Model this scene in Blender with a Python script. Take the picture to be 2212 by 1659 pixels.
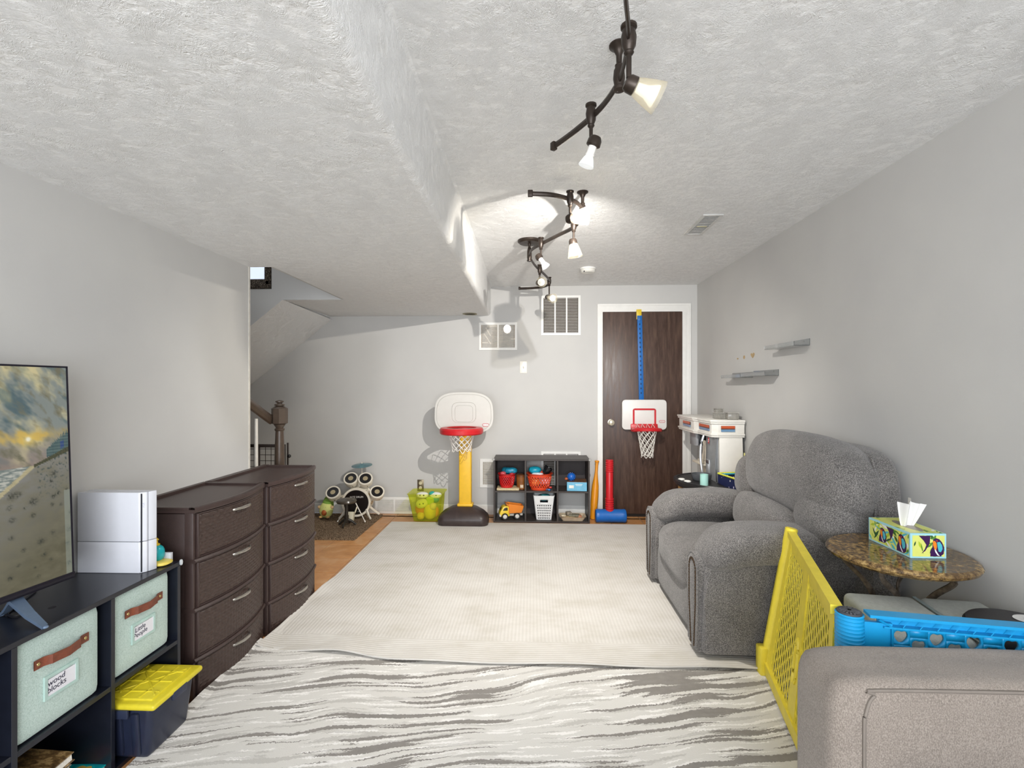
import bpy, bmesh, math, random
from mathutils import Vector, Matrix, noise
random.seed(7)
PI = math.pi
scn = bpy.context.scene
COL = scn.collection
for o in list(bpy.data.objects): bpy.data.objects.remove(o)

# ------------------------------------------------------------------ camera
cam_d = bpy.data.cameras.new('camera'); cam = bpy.data.objects.new('camera', cam_d); COL.objects.link(cam)
cam.location = (0, 0, 1.31)
cam.rotation_euler = (PI/2, 0, math.atan(45/1060))
cam_d.sensor_width = 36; cam_d.lens = 36*1060/2212
cam_d.shift_y = 5.5/2212
cam_d.clip_start = .05
scn.camera = cam

# ------------------------------------------------------------------ light and exposure
w = bpy.data.worlds.new('world'); scn.world = w; w.use_nodes = True
w.node_tree.nodes['Background'].inputs[0].default_value = (.75, .85, 1, 1)
w.node_tree.nodes['Background'].inputs[1].default_value = 1.0
scn.view_settings.view_transform = 'Standard'; scn.view_settings.look = 'None'
scn.view_settings.gamma = 1; scn.view_settings.use_curve_mapping = False
scn.view_settings.exposure = 0.0

def light(name, kind, loc, power, color=(1, 1, 1), rot=(0, 0, 0), **k):
    l = bpy.data.lights.new(name, kind); l.energy = power; l.color = color
    for a, b in k.items(): setattr(l, a, b)
    o = bpy.data.objects.new(name, l); COL.objects.link(o); o.location = loc; o.rotation_euler = rot
    return o
# added ambient fill light, at an unseen, presumed window behind the camera
light('rear_fill_light', 'AREA', (0, -1.86, 1.35), 150, (.93, .96, 1), (PI/2, 0, 0), shape='RECTANGLE', size=3.0, size_y=1.7)
# daylight from the upper storey, down the stairwell
light('daylight_stairwell', 'AREA', (-2.3, 3.3, 3.25), 7, (.93, .96, 1), (0, 0, 0), shape='RECTANGLE', size=.9, size_y=1.0)
# the lit lamp of the track light
_aim = Vector((-.30, .86, -.80)).to_track_quat('-Z', 'Y').to_euler()
light('lit_track_bulb', 'SPOT', (.328, 2.312, 2.138), 195, (1, .955, .89), _aim, spot_size=math.radians(154), spot_blend=1.0, shadow_soft_size=.004)

# ------------------------------------------------------------------ materials
def lin(v): return v/12.92 if v <= .04045 else ((v+.055)/1.055)**2.4
def C(h):
    h = h.lstrip('#'); return tuple(lin(int(h[i:i+2], 16)/255) for i in (0, 2, 4))+(1,)
class N:
    def __init__(s, name):
        s.m = bpy.data.materials.new(name); s.m.use_nodes = True; s.t = s.m.node_tree
        s.b = s.t.nodes['Principled BSDF']
    def n(s, typ, ins=None, **k):
        x = s.t.nodes.new('ShaderNode'+typ)
        for a, b in k.items(): setattr(x, a, b)
        for a, b in (ins or {}).items():
            i = x.inputs[a]
            if isinstance(b, bpy.types.NodeSocket): s.t.links.new(b, i)
            else: i.default_value = b
        return x
    def set(s, **k):
        for a, b in k.items():
            i = s.b.inputs[a.replace('_', ' ')]
            if isinstance(b, bpy.types.NodeSocket): s.t.links.new(b, i)
            else: i.default_value = b
    def co(s, kind='Object'): return s.n('TexCoord').outputs[kind]
    def geo(s): return s.n('NewGeometry').outputs['Position']
    def ramp(s, fac, stops, interp='LINEAR'):
        r = s.n('ValToRGB', {'Fac': fac}); e = r.color_ramp; e.interpolation = interp
        while len(e.elements) < len(stops): e.elements.new(.5)
        for q, (p, c) in zip(e.elements, stops): q.position = p; q.color = c if len(c) == 4 else C(c)
        return r.outputs[0]
    def math(s, op, a, b=0.0, c=0.0):
        x = s.n('Math', {0: a, 1: b, 2: c}, operation=op); return x.outputs[0]
    def bump(s, h, strength=.3, dist=.01, normal=None):
        ins = {'Height': h, 'Strength': strength, 'Distance': dist}
        if normal is not None: ins['Normal'] = normal
        return s.n('Bump', ins).outputs[0]
    def noise(s, vec, scale, detail=3, rough=.5, **k):
        return s.n('TexNoise', {'Vector': vec, 'Scale': scale, 'Detail': detail, 'Roughness': rough, **k}).outputs[0]
    def mapping(s, vec, scale=(1, 1, 1), rot=(0, 0, 0), loc=(0, 0, 0)):
        return s.n('Mapping', {'Vector': vec, 'Scale': scale, 'Rotation': rot, 'Location': loc}).outputs[0]
    def mix(s, f, a, b, blend='MIX'):
        x = s.n('Mix', data_type='RGBA', blend_type=blend)
        for i, v in ((0, f), (6, a), (7, b)):
            if isinstance(v, bpy.types.NodeSocket): s.t.links.new(v, x.inputs[i])
            else: x.inputs[i].default_value = v
        return x.outputs[2]
_P = {}
def P(h, rough=.45, metal=0, var=.06, scale=18, bump=0, bs=60, trans=0, coat=0, alpha=1, emit=None, es=0, ior=1.45, tint=None):
    key = (h, rough, metal, var, scale, bump, bs, trans, coat, alpha, emit, es, tint)
    if key in _P: return _P[key]
    m = N('paint_'+h.lstrip('#')); c = C(h)
    co = m.co()
    if var:
        f = m.noise(co, scale, 4, .6)
        d = tuple(max(0, v*(1-var*2)) for v in c[:3])+(1,); l = tuple(min(1, v*(1+var*1.4)) for v in c[:3])+(1,)
        m.set(Base_Color=m.ramp(f, [(.3, d), (.7, l)]))
    else: m.set(Base_Color=c)
    m.set(Roughness=rough, Metallic=metal)
    if bump: m.set(Normal=m.bump(m.noise(co, bs, 4, .6), bump, .004))
    if trans: m.set(Transmission_Weight=trans, IOR=ior)
    if coat: m.set(Coat_Weight=coat)
    if alpha < 1: m.set(Alpha=alpha)
    if emit: m.set(Emission_Color=C(emit), Emission_Strength=es)
    _P[key] = m.m; return m.m

def mat_wall():
    m = N('grey_wall_paint'); g = m.geo()
    f = m.noise(g, 2.2, 3, .5)
    m.set(Base_Color=m.ramp(f, [(.3, '#c5c4c2'), (.7, '#cbcac7')]), Roughness=.75)
    m.set(Normal=m.bump(m.noise(g, 260, 3, .6), .12, .002)); return m.m
def mat_ceiling(fine=False):
    # slap-brush plaster: fans of ridges radiating from scattered brush hits
    m = N('slap_brush_plaster'); g = m.geo()
    hs = []
    for sc, off, seed in ((3.6, (0, 0, 0), 0), (4.3, (3.3, 1.7, .2), 5), (5.2, (7.1, 4.4, .9), 9)):
        v = m.mapping(g, loc=off)
        wob = m.n('VectorMath', {0: m.n('TexNoise', {'Vector': v, 'Scale': 9.0, 'Detail': 2.0}).outputs[1], 1: (.5, .5, .5)}, operation='SUBTRACT').outputs[0]
        v2 = m.n('VectorMath', {0: m.n('VectorMath', {0: wob, 1: (.1, .1, .1)}, operation='MULTIPLY').outputs[0], 1: v}, operation='ADD').outputs[0]
        vo = m.n('TexVoronoi', {'Vector': v2, 'Scale': sc}, voronoi_dimensions='3D' if fine else '2D')
        d = m.n('VectorMath', {0: v2, 1: vo.outputs['Position']}, operation='SUBTRACT').outputs[0]
        sx = m.n('SeparateXYZ', {0: d})
        ang = m.math('ARCTAN2', sx.outputs[1], sx.outputs[2] if fine else sx.outputs[0])
        sep = m.n('SeparateColor', {0: vo.outputs['Color']})
        cv = m.n('CombineXYZ', {0: m.math('MULTIPLY', ang, 13.0), 1: m.math('MULTIPLY', vo.outputs['Distance'], 4.5), 2: m.math('MULTIPLY', sep.outputs[0], 31.0)}).outputs[0]
        f = m.noise(cv, 1.0, 3, .65)
        ridge = m.math('SUBTRACT', 1.0, m.math('MULTIPLY', m.math('ABSOLUTE', m.math('SUBTRACT', f, .5)), 12.0))
        hs.append(m.math('MAXIMUM', ridge, 0.0))
    h = m.math('MAXIMUM', m.math('MAXIMUM', hs[0], hs[1]), hs[2])
    gate = m.ramp(m.noise(g, 22, 3, .6), [(.35, (0, 0, 0, 1)), (.6, (1, 1, 1, 1))])
    h = m.math('MULTIPLY', h, gate)
    h = m.math('ADD', h, m.math('MULTIPLY', m.noise(g, 120, 3, .6), .28))
    m.set(Base_Color=C('#f0f0ef'), Roughness=.6, Normal=m.bump(h, .5, .008)); return m.m
def mat_tile():
    m = N('terracotta_tile'); g = m.geo()
    r = m.n('ObjectInfo').outputs['Random']
    f = m.noise(m.mapping(g, scale=(1, 1, 1)), 7, 6, .62)
    a = m.ramp(f, [(.25, '#b07a4c'), (.5, '#cc935c'), (.75, '#dbb488')])
    m.set(Base_Color=m.mix(m.math('MULTIPLY', r, .3), a, C('#a8734a')), Roughness=.32)
    m.set(Normal=m.bump(m.noise(g, 30, 4, .6), .15, .003)); return m.m
def mat_cream():
    m = N('cream_rug_pile'); g = m.geo(); s = m.n('SeparateXYZ', {0: g})
    X, Y = s.outputs[0], s.outputs[1]
    # bordered ribs: lengthwise in the field and side borders, crosswise in the end borders
    ribx = m.math('SINE', m.math('MULTIPLY', X, 330.0)); riby = m.math('SINE', m.math('MULTIPLY', Y, 330.0))
    end = m.math('LESS_THAN', m.math('ABSOLUTE', m.math('SUBTRACT', Y, 3.47)), .98)
    rib = m.n('Mix', {0: end, 2: riby, 3: ribx}).outputs[0]
    big = m.noise(m.mapping(g, scale=(1, 1.6, 1)), 2.6, 5, .65)
    base = m.ramp(big, [(.3, '#cac5bb'), (.5, '#d9d5cf'), (.72, '#e3e0db')])
    stria = m.noise(m.mapping(g, scale=(7, 120, 1)), 1.0, 3, .6)
    base = m.mix(m.math('MULTIPLY', stria, .28), base, C('#b9b3a6'))
    base = m.mix(m.math('MULTIPLY_ADD', rib, .10, .10), base, C('#a9a498'))
    m.set(Base_Color=base, Roughness=.95)
    h = m.math('ADD', m.math('MULTIPLY', rib, .5), m.noise(g, 400, 2, .6))
    m.set(Normal=m.bump(h, .35, .003)); return m.m
def mat_zebra():
    m = N('streaked_rug_pile'); g = m.geo()
    wob = m.n('TexNoise', {'Vector': g, 'Scale': 1.5, 'Detail': 2.0}).outputs[1]
    v = m.n('VectorMath', {0: g, 1: m.n('VectorMath', {0: wob, 1: (0, .22, 0)}, operation='MULTIPLY').outputs[0]}, operation='ADD').outputs[0]
    jag = m.n('TexNoise', {'Vector': g, 'Scale': 110.0, 'Detail': 2.0}).outputs[1]
    v = m.n('VectorMath', {0: v, 1: m.n('VectorMath', {0: jag, 1: (.004, .018, 0)}, operation='MULTIPLY').outputs[0]}, operation='ADD').outputs[0]
    v = m.mapping(v, rot=(0, 0, math.radians(-12)))
    st = m.noise(m.mapping(v, scale=(1.35, 30, 1)), 1.0, 3, .5)
    st2 = m.noise(m.mapping(v, scale=(2.4, 36, 1), loc=(5, 3, 0)), 1.0, 3, .5)
    st3 = m.noise(m.mapping(v, scale=(5, 60, 1), loc=(9, 1, 0)), 1.0, 2, .5)
    reg = m.noise(m.mapping(g, loc=(2, 7, 0)), 1.7, 1, .5)
    dark = m.ramp(m.math('ADD', st, m.math('MULTIPLY', m.math('SUBTRACT', reg, .5), .26)), [(.555, (0, 0, 0, 1)), (.568, (1, 1, 1, 1))])
    grey = m.ramp(st2, [(.56, (0, 0, 0, 1)), (.58, (1, 1, 1, 1))])
    white = m.ramp(st3, [(.56, (0, 0, 0, 1)), (.60, (1, 1, 1, 1))])
    c = m.mix(reg, C('#d2d0cb'), C('#dcd8d1'))
    c = m.mix(white, c, C('#eeebe7')); c = m.mix(m.math('MULTIPLY', grey, .45), c, C('#a5a19b'))
    tone = m.mix(m.noise(g, 30, 2), C('#787470'), C('#908a83'))
    c = m.mix(m.math('MULTIPLY', dark, .92), c, tone)
    m.set(Base_Color=c, Roughness=.95)
    h = m.math('ADD', m.math('MULTIPLY', m.noise(g, 350, 2, .6), 1.0), m.math('MULTIPLY', dark, -1.0))
    m.set(Normal=m.bump(h, .4, .003)); return m.m
def mat_fabric(dark, mid, light, sc=1.0, weave=(1, 1, 1)):
    m = N('woven_upholstery'); co = m.co()
    f1 = m.noise(m.mapping(co, scale=weave), 210*sc, 3, .75)
    f2 = m.noise(co, 7, 4, .6)
    f = m.math('ADD', m.math('MULTIPLY', f1, .86), m.math('MULTIPLY', f2, .14))
    m.set(Base_Color=m.ramp(f, [(.38, dark), (.49, mid), (.60, light)]), Roughness=.95)
    m.set(Sheen_Weight=.25, Sheen_Roughness=.5)
    m.set(Normal=m.bump(m.math('ADD', f1, m.math('MULTIPLY', f2, 2.0)), .5, .003)); return m.m
def mat_marble():
    m = N('brown_marble'); co = m.co()
    blk = m.n('TexVoronoi', {'Vector': m.mapping(co, rot=(0, 0, .6)), 'Scale': 7.0}, distance='CHEBYCHEV')
    bc = m.n('SeparateColor', {0: blk.outputs['Color']}).outputs[0]
    f = m.noise(co, 55, 7, .72)
    a = m.ramp(f, [(.36, '#2a2014'), (.46, '#6b5334'), (.54, '#94784a'), (.66, '#c0a26a')])
    m.set(Base_Color=m.mix(m.math('MULTIPLY', m.math('GREATER_THAN', bc, .45), .55), a, C('#54402c')), Roughness=.12); return m.m
def mat_shag():
    m = N('brown_shag'); g = m.geo()
    f = m.noise(g, 130, 4, .8)
    m.set(Base_Color=m.ramp(f, [(.36, '#2a1d13'), (.48, '#6d563f'), (.60, '#b39a7c')]), Roughness=1)
    m.set(Normal=m.bump(f, 1, .012)); return m.m
def mat_doorwood():
    m = N('dark_door_veneer'); co = m.co()
    f = m.noise(m.mapping(co, scale=(14, 14, 1.6)), 3.0, 6, .65)
    m.set(Base_Color=m.ramp(f, [(.3, '#3b2a23'), (.55, '#503c33'), (.75, '#66503f')]), Roughness=m.ramp(f, [(.3, (.32,)*3+(1,)), (.7, (.5,)*3+(1,))])); return m.m
def mat_carpet():
    m = N('speckled_carpet'); g = m.geo(); f = m.noise(g, 190, 3, .8)
    m.set(Base_Color=m.ramp(f, [(.42, '#191512'), (.55, '#4b4138'), (.62, '#a79a89')]), Roughness=1, Normal=m.bump(f, 1, .006)); return m.m
def mat_dots():
    m = N('dotted_print_fabric'); co = m.co()
    v = m.n('TexVoronoi', {'Vector': m.mapping(co, scale=(1, 1, .62)), 'Scale': 42.0, 'Randomness': .75})
    dot = m.ramp(v.outputs['Distance'], [(.24, (1, 1, 1, 1)), (.28, (0, 0, 0, 1))])
    s = m.n('SeparateColor', {0: v.outputs['Color']}).outputs[0]
    pal = m.ramp(s, [(0, '#f2efe4'), (.3, '#e7e06b'), (.5, '#5fb7e3'), (.7, '#f09a4a'), (.85, '#dcd3ea')], 'CONSTANT')
    m.set(Base_Color=m.mix(dot, C('#101b4a'), pal), Roughness=.8); return m.m

WALL = mat_wall(); CEIL = mat_ceiling(); CEILV = mat_ceiling(True); WHITE = P('#e9e8e4', .4, var=.015)
BLACKLAM = P('#191c26', .28, var=.08, scale=30)
DARKLAM = P('#3a3330', .45, var=.08, scale=30)
BROWNPL = P('#3f312e', .42, var=.05, bump=.15, bs=300)
BRONZE = P('#3b322c', .38, metal=.55, var=.15)
CHROME = P('#c9c9c6', .22, metal=.9, var=.03)
FAB = mat_fabric('#3f3d3c', '#64615f', '#8f8b88', 1.2)
FAB2 = mat_fabric('#736a62', '#877d74', '#9b9187', 1.9, (1, 1, .6))

# ------------------------------------------------------------------ mesh builder
def root_of(o):
    while o.parent: o = o.parent
    return o
class B:
    def __init__(s): s.b = bmesh.new(); s.mi = 0; s.xf = Matrix.Identity(4)
    def _fin(s, geom, M=None):
        vs = [v for v in geom if isinstance(v, bmesh.types.BMVert)]
        bmesh.ops.transform(s.b, matrix=s.xf @ (M or Matrix.Identity(4)), verts=vs)
        fs = set(f for v in vs for f in v.link_faces)
        for f in fs: f.material_index = s.mi; f.smooth = True
        return vs
    def box(s, c, d, bevel=0, seg=2, rot=None, taper=None):
        g = bmesh.ops.create_cube(s.b, size=1)['verts']
        for v in g: v.co = Vector((v.co.x*d[0], v.co.y*d[1], v.co.z*d[2]))
        if taper:
            for v in g:
                if v.co.z > 0: v.co.x *= taper[0]; v.co.y *= taper[1]
        if bevel:
            es = list(set(e for v in g for e in v.link_edges))
            r = bmesh.ops.bevel(s.b, geom=es+g, offset=bevel, segments=seg, profile=.5, affect='EDGES', clamp_overlap=True)
            g = list(set(v for f in r['faces'] for v in f.verts) | set(v for v in g if v.is_valid))
        return s._fin(g, Matrix.Translation(Vector(c)) @ (rot.to_4x4() if rot else Matrix.Identity(4)))
    def span(s, a, b, bevel=0, seg=2):
        return s.box([(a[i]+b[i])/2 for i in range(3)], [abs(b[i]-a[i]) for i in range(3)], bevel, seg)
    def cyl(s, p0, p1, r0, r1=None, n=16, cap=True):
        p0 = Vector(p0); p1 = Vector(p1); d = p1-p0; L = d.length
        g = bmesh.ops.create_cone(s.b, cap_ends=cap, segments=n, radius1=r0, radius2=r0 if r1 is None else r1, depth=L)['verts']
        q = Vector((0, 0, 1)).rotation_difference(d.normalized())
        return s._fin(g, Matrix.Translation((p0+p1)/2) @ q.to_matrix().to_4x4())
    def ball(s, c, r, sc=(1, 1, 1), n=12, rot=None):
        g = bmesh.ops.create_uvsphere(s.b, u_segments=n*2, v_segments=n, radius=r)['verts']
        return s._fin(g, Matrix.Translation(Vector(c)) @ (rot.to_4x4() if rot else Matrix.Identity(4)) @ Matrix.Diagonal((*sc, 1)))
    def grid(s, P_, closed_u=False, closed_v=False, M=None):
        V = [[s.b.verts.new(Vector(p)) for p in row] for row in P_]
        nu = len(V); nv = len(V[0])
        for i in range(nu if closed_u else nu-1):
            for j in range(nv if closed_v else nv-1):
                q = [V[i][j], V[(i+1) % nu][j], V[(i+1) % nu][(j+1) % nv], V[i][(j+1) % nv]]
                try: s.b.faces.new(q)
                except ValueError: pass
        return s._fin([v for r in V for v in r], M), V
    def lathe(s, prof, c=(0, 0, 0), n=24, M=None, cap=True):
        P_ = [[(c[0]+r*math.cos(2*PI*j/n), c[1]+r*math.sin(2*PI*j/n), c[2]+z) for j in range(n)] for r, z in prof]
        g = [[s.b.verts.new(Vector(p)) for p in row] for row in P_]
        for i in range(len(g)-1):
            for j in range(n): s.b.faces.new([g[i][j], g[i][(j+1) % n], g[i+1][(j+1) % n], g[i+1][j]])
        if cap:
            for row, r in ((g[0], prof[0][0]), (g[-1], prof[-1][0])):
                if r > 1e-5:
                    try: s.b.faces.new(row)
                    except ValueError: pass
        return s._fin([v for r in g for v in r], M)
    def tube(s, pts, r, n=8, closed=False, flat=1.0, up=(0, 0, 1)):
        pts = [Vector(p) for p in pts]; m = len(pts); rows = []
        for i, p in enumerate(pts):
            a = pts[i-1] if (i > 0 or closed) else p; b = pts[(i+1) % m] if (i < m-1 or closed) else p
            t = (b-a).normalized() if (b-a).length > 1e-9 else Vector((1, 0, 0)); u = Vector(up)
            if abs(t.dot(u)) > .97: u = Vector((1, 0, 0))
            x = t.cross(u).normalized(); y = x.cross(t).normalized()
            rr = r[i] if isinstance(r, (list, tuple)) else r
            rows.append([p+x*math.cos(2*PI*j/n)*rr*flat+y*math.sin(2*PI*j/n)*rr for j in range(n)])
        vs, V = s.grid(rows, closed_u=closed, closed_v=True)
        if not closed:
            for row in (V[0], V[-1]):
                f = s.b.faces.new(row); f.material_index = s.mi
        return vs
    def prism(s, poly, h, M=None, bevel=0):
        # polygon in local XY, extruded to z = h
        a = [s.b.verts.new((x, y, 0)) for x, y in poly]; b = [s.b.verts.new((x, y, h)) for x, y in poly]
        n = len(poly)
        s.b.faces.new(a[::-1]); s.b.faces.new(b)
        for i in range(n): s.b.faces.new([a[i], a[(i+1) % n], b[(i+1) % n], b[i]])
        g = a+b
        if bevel:
            es = list(set(e for v in g for e in v.link_edges))
            r = bmesh.ops.bevel(s.b, geom=es+g, offset=bevel, segments=2, profile=.5, affect='EDGES', clamp_overlap=True)
            g = list(set(v for f in r['faces'] for v in f.verts) | set(v for v in g if v.is_valid))
        return s._fin(g, M)
    def puff(s, c, h, k=4, n=10, fn=None, rot=None):
        # rounded cushion: cube grid pushed onto a superellipsoid of half size h
        before = set(s.b.verts)
        g = bmesh.ops.create_cube(s.b, size=2)['verts']
        es = list(set(e for v in g for e in v.link_edges))
        bmesh.ops.subdivide_edges(s.b, edges=es, cuts=n, use_grid_fill=True)
        g = [v for v in s.b.verts if v not in before]
        for v in g:
            p = Vector([math.copysign(math.sin(abs(q)*PI/2), q)*.35+q*.65 for q in v.co])
            kk = k if isinstance(k, (tuple, list)) else (k, k, k)
            L = (abs(p.x)**kk[0]+abs(p.y)**kk[1]+abs(p.z)**kk[2])**(1/max(kk))
            L = max(L, 1e-6); p = p/L
            q = Vector((p.x*h[0], p.y*h[1], p.z*h[2]))
            if fn: q = fn(q, p)
            v.co = q
        return s._fin(g, Matrix.Translation(Vector(c)) @ (rot.to_4x4() if rot else Matrix.Identity(4)))
    def text(s, t, size, M, depth=.0006, font_align='CENTER', shear=0, spacing=1):
        cu = bpy.data.curves.new('t', 'FONT'); cu.body = t; cu.size = size; cu.extrude = depth; cu.align_x = font_align; cu.align_y = 'CENTER'
        cu.shear = shear; cu.space_line = spacing; cu.resolution_u = 3
        o = bpy.data.objects.new('t', cu); COL.objects.link(o); bpy.context.view_layer.update()
        me = bpy.data.meshes.new_from_object(o.evaluated_get(bpy.context.evaluated_depsgraph_get()))
        n0 = len(s.b.verts); s.b.from_mesh(me); s.b.verts.ensure_lookup_table()
        vs = [s.b.verts[i] for i in range(n0, len(s.b.verts))]
        s._fin(vs, M); bpy.data.objects.remove(o); bpy.data.curves.remove(cu); bpy.data.meshes.remove(me)
    def obj(s, name, mats, parent=None, world=True, angle=35, kind=None, label=None, wn=False):
        if not isinstance(mats, (list, tuple)): mats = [mats]
        bmesh.ops.recalc_face_normals(s.b, faces=s.b.faces)
        if parent and world:
            s.b.transform(root_of(parent).matrix_basis.inverted())
        me = bpy.data.meshes.new(name); s.b.to_mesh(me); s.b.free()
        for m in mats: me.materials.append(m)
        try: me.set_sharp_from_angle(angle=math.radians(angle))
        except Exception: pass
        o = bpy.data.objects.new(name, me); COL.objects.link(o)
        if parent: o.parent = parent
        if kind: o['kind'] = kind
        if label: o['label'] = label
        return o
def tag(o, label, cat, group=None):
    o['label'] = label; o['category'] = cat
    if group: o['group'] = group
    return o
def thing(name, label, cat, loc=(0, 0, 0), rz=0, group=None):
    o = bpy.data.objects.new(name, None); COL.objects.link(o); o.empty_display_size = .05
    o.location = loc; o.rotation_euler = (0, 0, rz)
    o.matrix_basis = Matrix.Translation(Vector(loc)) @ Matrix.Rotation(rz, 4, 'Z')
    return tag(o, label, cat, group)
def struct(o): o['kind'] = 'structure'; return o
def copy_tree(o, parent=None):
    c = o.copy(); COL.objects.link(c)
    if parent: c.parent = parent
    for ch in list(o.children): copy_tree(ch, c)
    return c
def RX(a): return Matrix.Rotation(a, 3, 'X')
def RY(a): return Matrix.Rotation(a, 3, 'Y')
def RZ(a): return Matrix.Rotation(a, 3, 'Z')
def frame(o, x, y):
    # matrix whose local x,y axes are given world directions
    x = Vector(x).normalized(); y = Vector(y).normalized(); z = x.cross(y)
    M = Matrix((x, y, z)).transposed().to_4x4(); M.translation = Vector(o); return M
def smooth_path(pts, n=6, closed=False):
    P_ = [Vector(p) for p in pts]; out = []; m = len(P_)
    for i in range(m if closed else m-1):
        p0 = P_[i-1] if (i > 0 or closed) else P_[i]; p1 = P_[i]; p2 = P_[(i+1) % m]; p3 = P_[(i+2) % m] if (i+2 < m or closed) else P_[(i+1) % m]
        for k in range(n):
            t = k/n
            out.append(.5*((2*p1)+(-p0+p2)*t+(2*p0-5*p1+4*p2-p3)*t*t+(-p0+3*p1-3*p2+p3)*t**3))
    if not closed: out.append(P_[-1])
    return out
def rrect(w, h, r, n=6, pw=1):
    out = []
    for cx, cy, a0 in ((w/2-r, h/2-r, 0), (-w/2+r, h/2-r, PI/2), (-w/2+r, -h/2+r, PI), (w/2-r, -h/2+r, 1.5*PI)):
        for k in range(n+1):
            a = a0+PI/2*k/n; out.append((cx+r*math.cos(a), cy+r*math.sin(a)))
    return out

# ================================================================== ROOM
XL, XR, YB, YR = -1.727, 1.655, 5.02, -2.0
ZL, ZC, XS = 2.038, 2.336, -3.05
fl = B(); fl.span((XS, YR, -.06), (XR, YB, -.004)); fl = struct(fl.obj('floor', P('#8f8272', .8, bump=.3)))
TILE = mat_tile(); tm = None; t = .305
i0 = 0
for iy in range(0, 14):
    for ix in range(0, 12):
        cx = -1.384-t*1.5+.0015+ix*t-.0; cy = 4.923-.0-.5*t+t-iy*t
        if cy+t/2 > 5.25 or cx > XR-.1: continue
        if tm is None:
            b = B(); b.box((0, 0, -.003), (t-.006, t-.006, .006), .0015, 1); tile = b.obj('tile', TILE); tm = tile.data; o = tile
        else:
            o = bpy.data.objects.new('tile', tm); COL.objects.link(o)
        o.parent = fl; o.location = (cx, min(cy, 5.02-.07) if cy > 4.95 else cy, 0)
        if cy > 4.95: o.scale = (1, .42, 1)

b = B(); b.span((XL-.1, YR, 0), (XL, 2.918, ZL), 0)
wl = struct(b.obj('wall_left', WALL))
b = B(); b.span((XR, YR, 0), (XR+.1, YB+.1, ZC+.1)); wr = struct(b.obj('wall_right', WALL))
# chips in the paint: a heart and two small spots
b = B()
hp = [(0, -.022), (-.012, -.008), (-.020, .006), (-.018, .016), (-.009, .018), (-.002, .010), (.004, .019), (.014, .018), (.019, .008), (.013, -.008)]
fx = lambda y, z: frame((XR-.0002, y, z), (0, -1, 0), (0, 0, 1))
b.prism(hp, .0006, frame((XR-.0001, 3.77, 1.545), (0, -1.0, 0), (0, 0, 1)) @ Matrix.Diagonal((1.8, 1, 1, 1)))
b.prism([(.010*math.cos(a)*1.8, .015*math.sin(a)) for a in [i*PI/5 for i in range(10)]], .0006, fx(3.92, 1.54))
b.prism([(.009*math.cos(a)*1.8, .007*math.sin(a)) for a in [i*PI/4 for i in range(8)]], .0006, fx(4.04, 1.535))
b.obj('paint_chip', P('#b9a078', .8), wr, world=False)
b = B(); b.span((XS, YB, 0), (XR, YB+.12, 3.4)); wb = struct(b.obj('wall_back', WALL))
# unseen rear wall; its wide window opening is added for the fill light
b = B()
b.span((XS, YR-.1, 0), (-1.5, YR, 3.4)); b.span((1.5, YR-.1, 0), (XR+.1, YR, ZC+.1)); b.span((-1.5, YR-.1, 0), (1.5, YR, .45)); b.span((-1.5, YR-.1, 2.2), (1.5, YR, 3.4))
struct(b.obj('wall_rear', WALL))
b = B()
for x in (-1.47, -.5, .5, 1.47): b.span((x-.03, YR-.07, .45), (x+.03, YR-.03, 2.2))
for z in (.48, 2.17): b.span((-1.5, YR-.07, z-.03), (1.5, YR-.03, z+.03))
struct(b.obj('window_added', WHITE))
# high ceiling
b = B(); b.span((-.45, YR, ZC), (XR+.1, YB+.1, ZC+.1)); struct(b.obj('ceiling', CEIL))
# dropped ceiling with its rounded edge and side
b = B()
def slab(poly, z0, z1): b.prism(poly, z1-z0, Matrix.Translation((0, 0, z0)))
slab([(-.462+.0095*7.02, YR), (-.462, YB), (-1.58, YB), (-1.58, YR)], ZL, ZL+.3)
slab([(-1.58, YR), (-1.58, 2.925), (XL-.1, 2.925), (XL-.1, YR)], ZL, ZL+.3)
slab([(-1.58, 4.046), (-1.58, YB), (-2.098, YB), (-2.098, 4.046)], ZL, ZL+.06)
low = struct(b.obj('ceiling_dropped', CEIL)); low.name = 'ceiling_soffit'
b = B(); prof = []
for k in range(7):
    a = PI/2*k/6; prof.append((-.462+.03*math.sin(a), ZL+.03-.03*math.cos(a)))
prof.append((-.430, ZC-.02)); prof.append((-.424, ZC-.006)); prof.append((-.41, ZC+.001)); prof.append((-.47, ZC+.002))
rows = []
for k in range(24):
    y = YR+(YB-YR)*k/23; dx = (YB-y)*.0095
    rows.append([(x+dx+.0, y, z) for x, z in prof])
b.grid(rows); struct(b.obj('trim_soffit_side', CEILV)).name = 'trim_1'
# stairwell: side wall, upper wall with carpeted ledge, sloping underside of the upper flight
b = B(); b.span((XS-.1, YR, 0), (XS, YB+.1, 3.4)); struct(b.obj('wall_stairwell', WALL)).name = 'wall_stairs'
b = B()
b.span((XS-.1, YR, 3.3), (XL+.15, YB+.1, 3.4)); b.span((XL-.1, YR, ZL+.31), (-1.585, 2.93, 3.4)); b.span((-1.60, 2.93, ZL+.002), (-1.575, YB+.1, 3.4))
b.span((XL-.1, 2.913, 0), (XL, 2.92, ZL))
struct(b.obj('wall_stairwell_upper', WALL)).name = 'wall_upper'
b = B()
x0, z0 = -2.101, 2.04; x1 = XS; z1 = z0-(x0-x1)*.79
y0, y1 = 4.04, 4.12
b.prism([(x1, z1), (x0, z0), (-1.576, z0), (-1.576, 3.3), (-2.197, 3.3), (-2.197, 2.132), (x1, 2.132)], .08, frame((0, y1, 0), (1, 0, 0), (0, 0, 1)))
struct(b.obj('wall_upper_flight', WALL)).name = 'wall_landing'
b = B()
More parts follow.
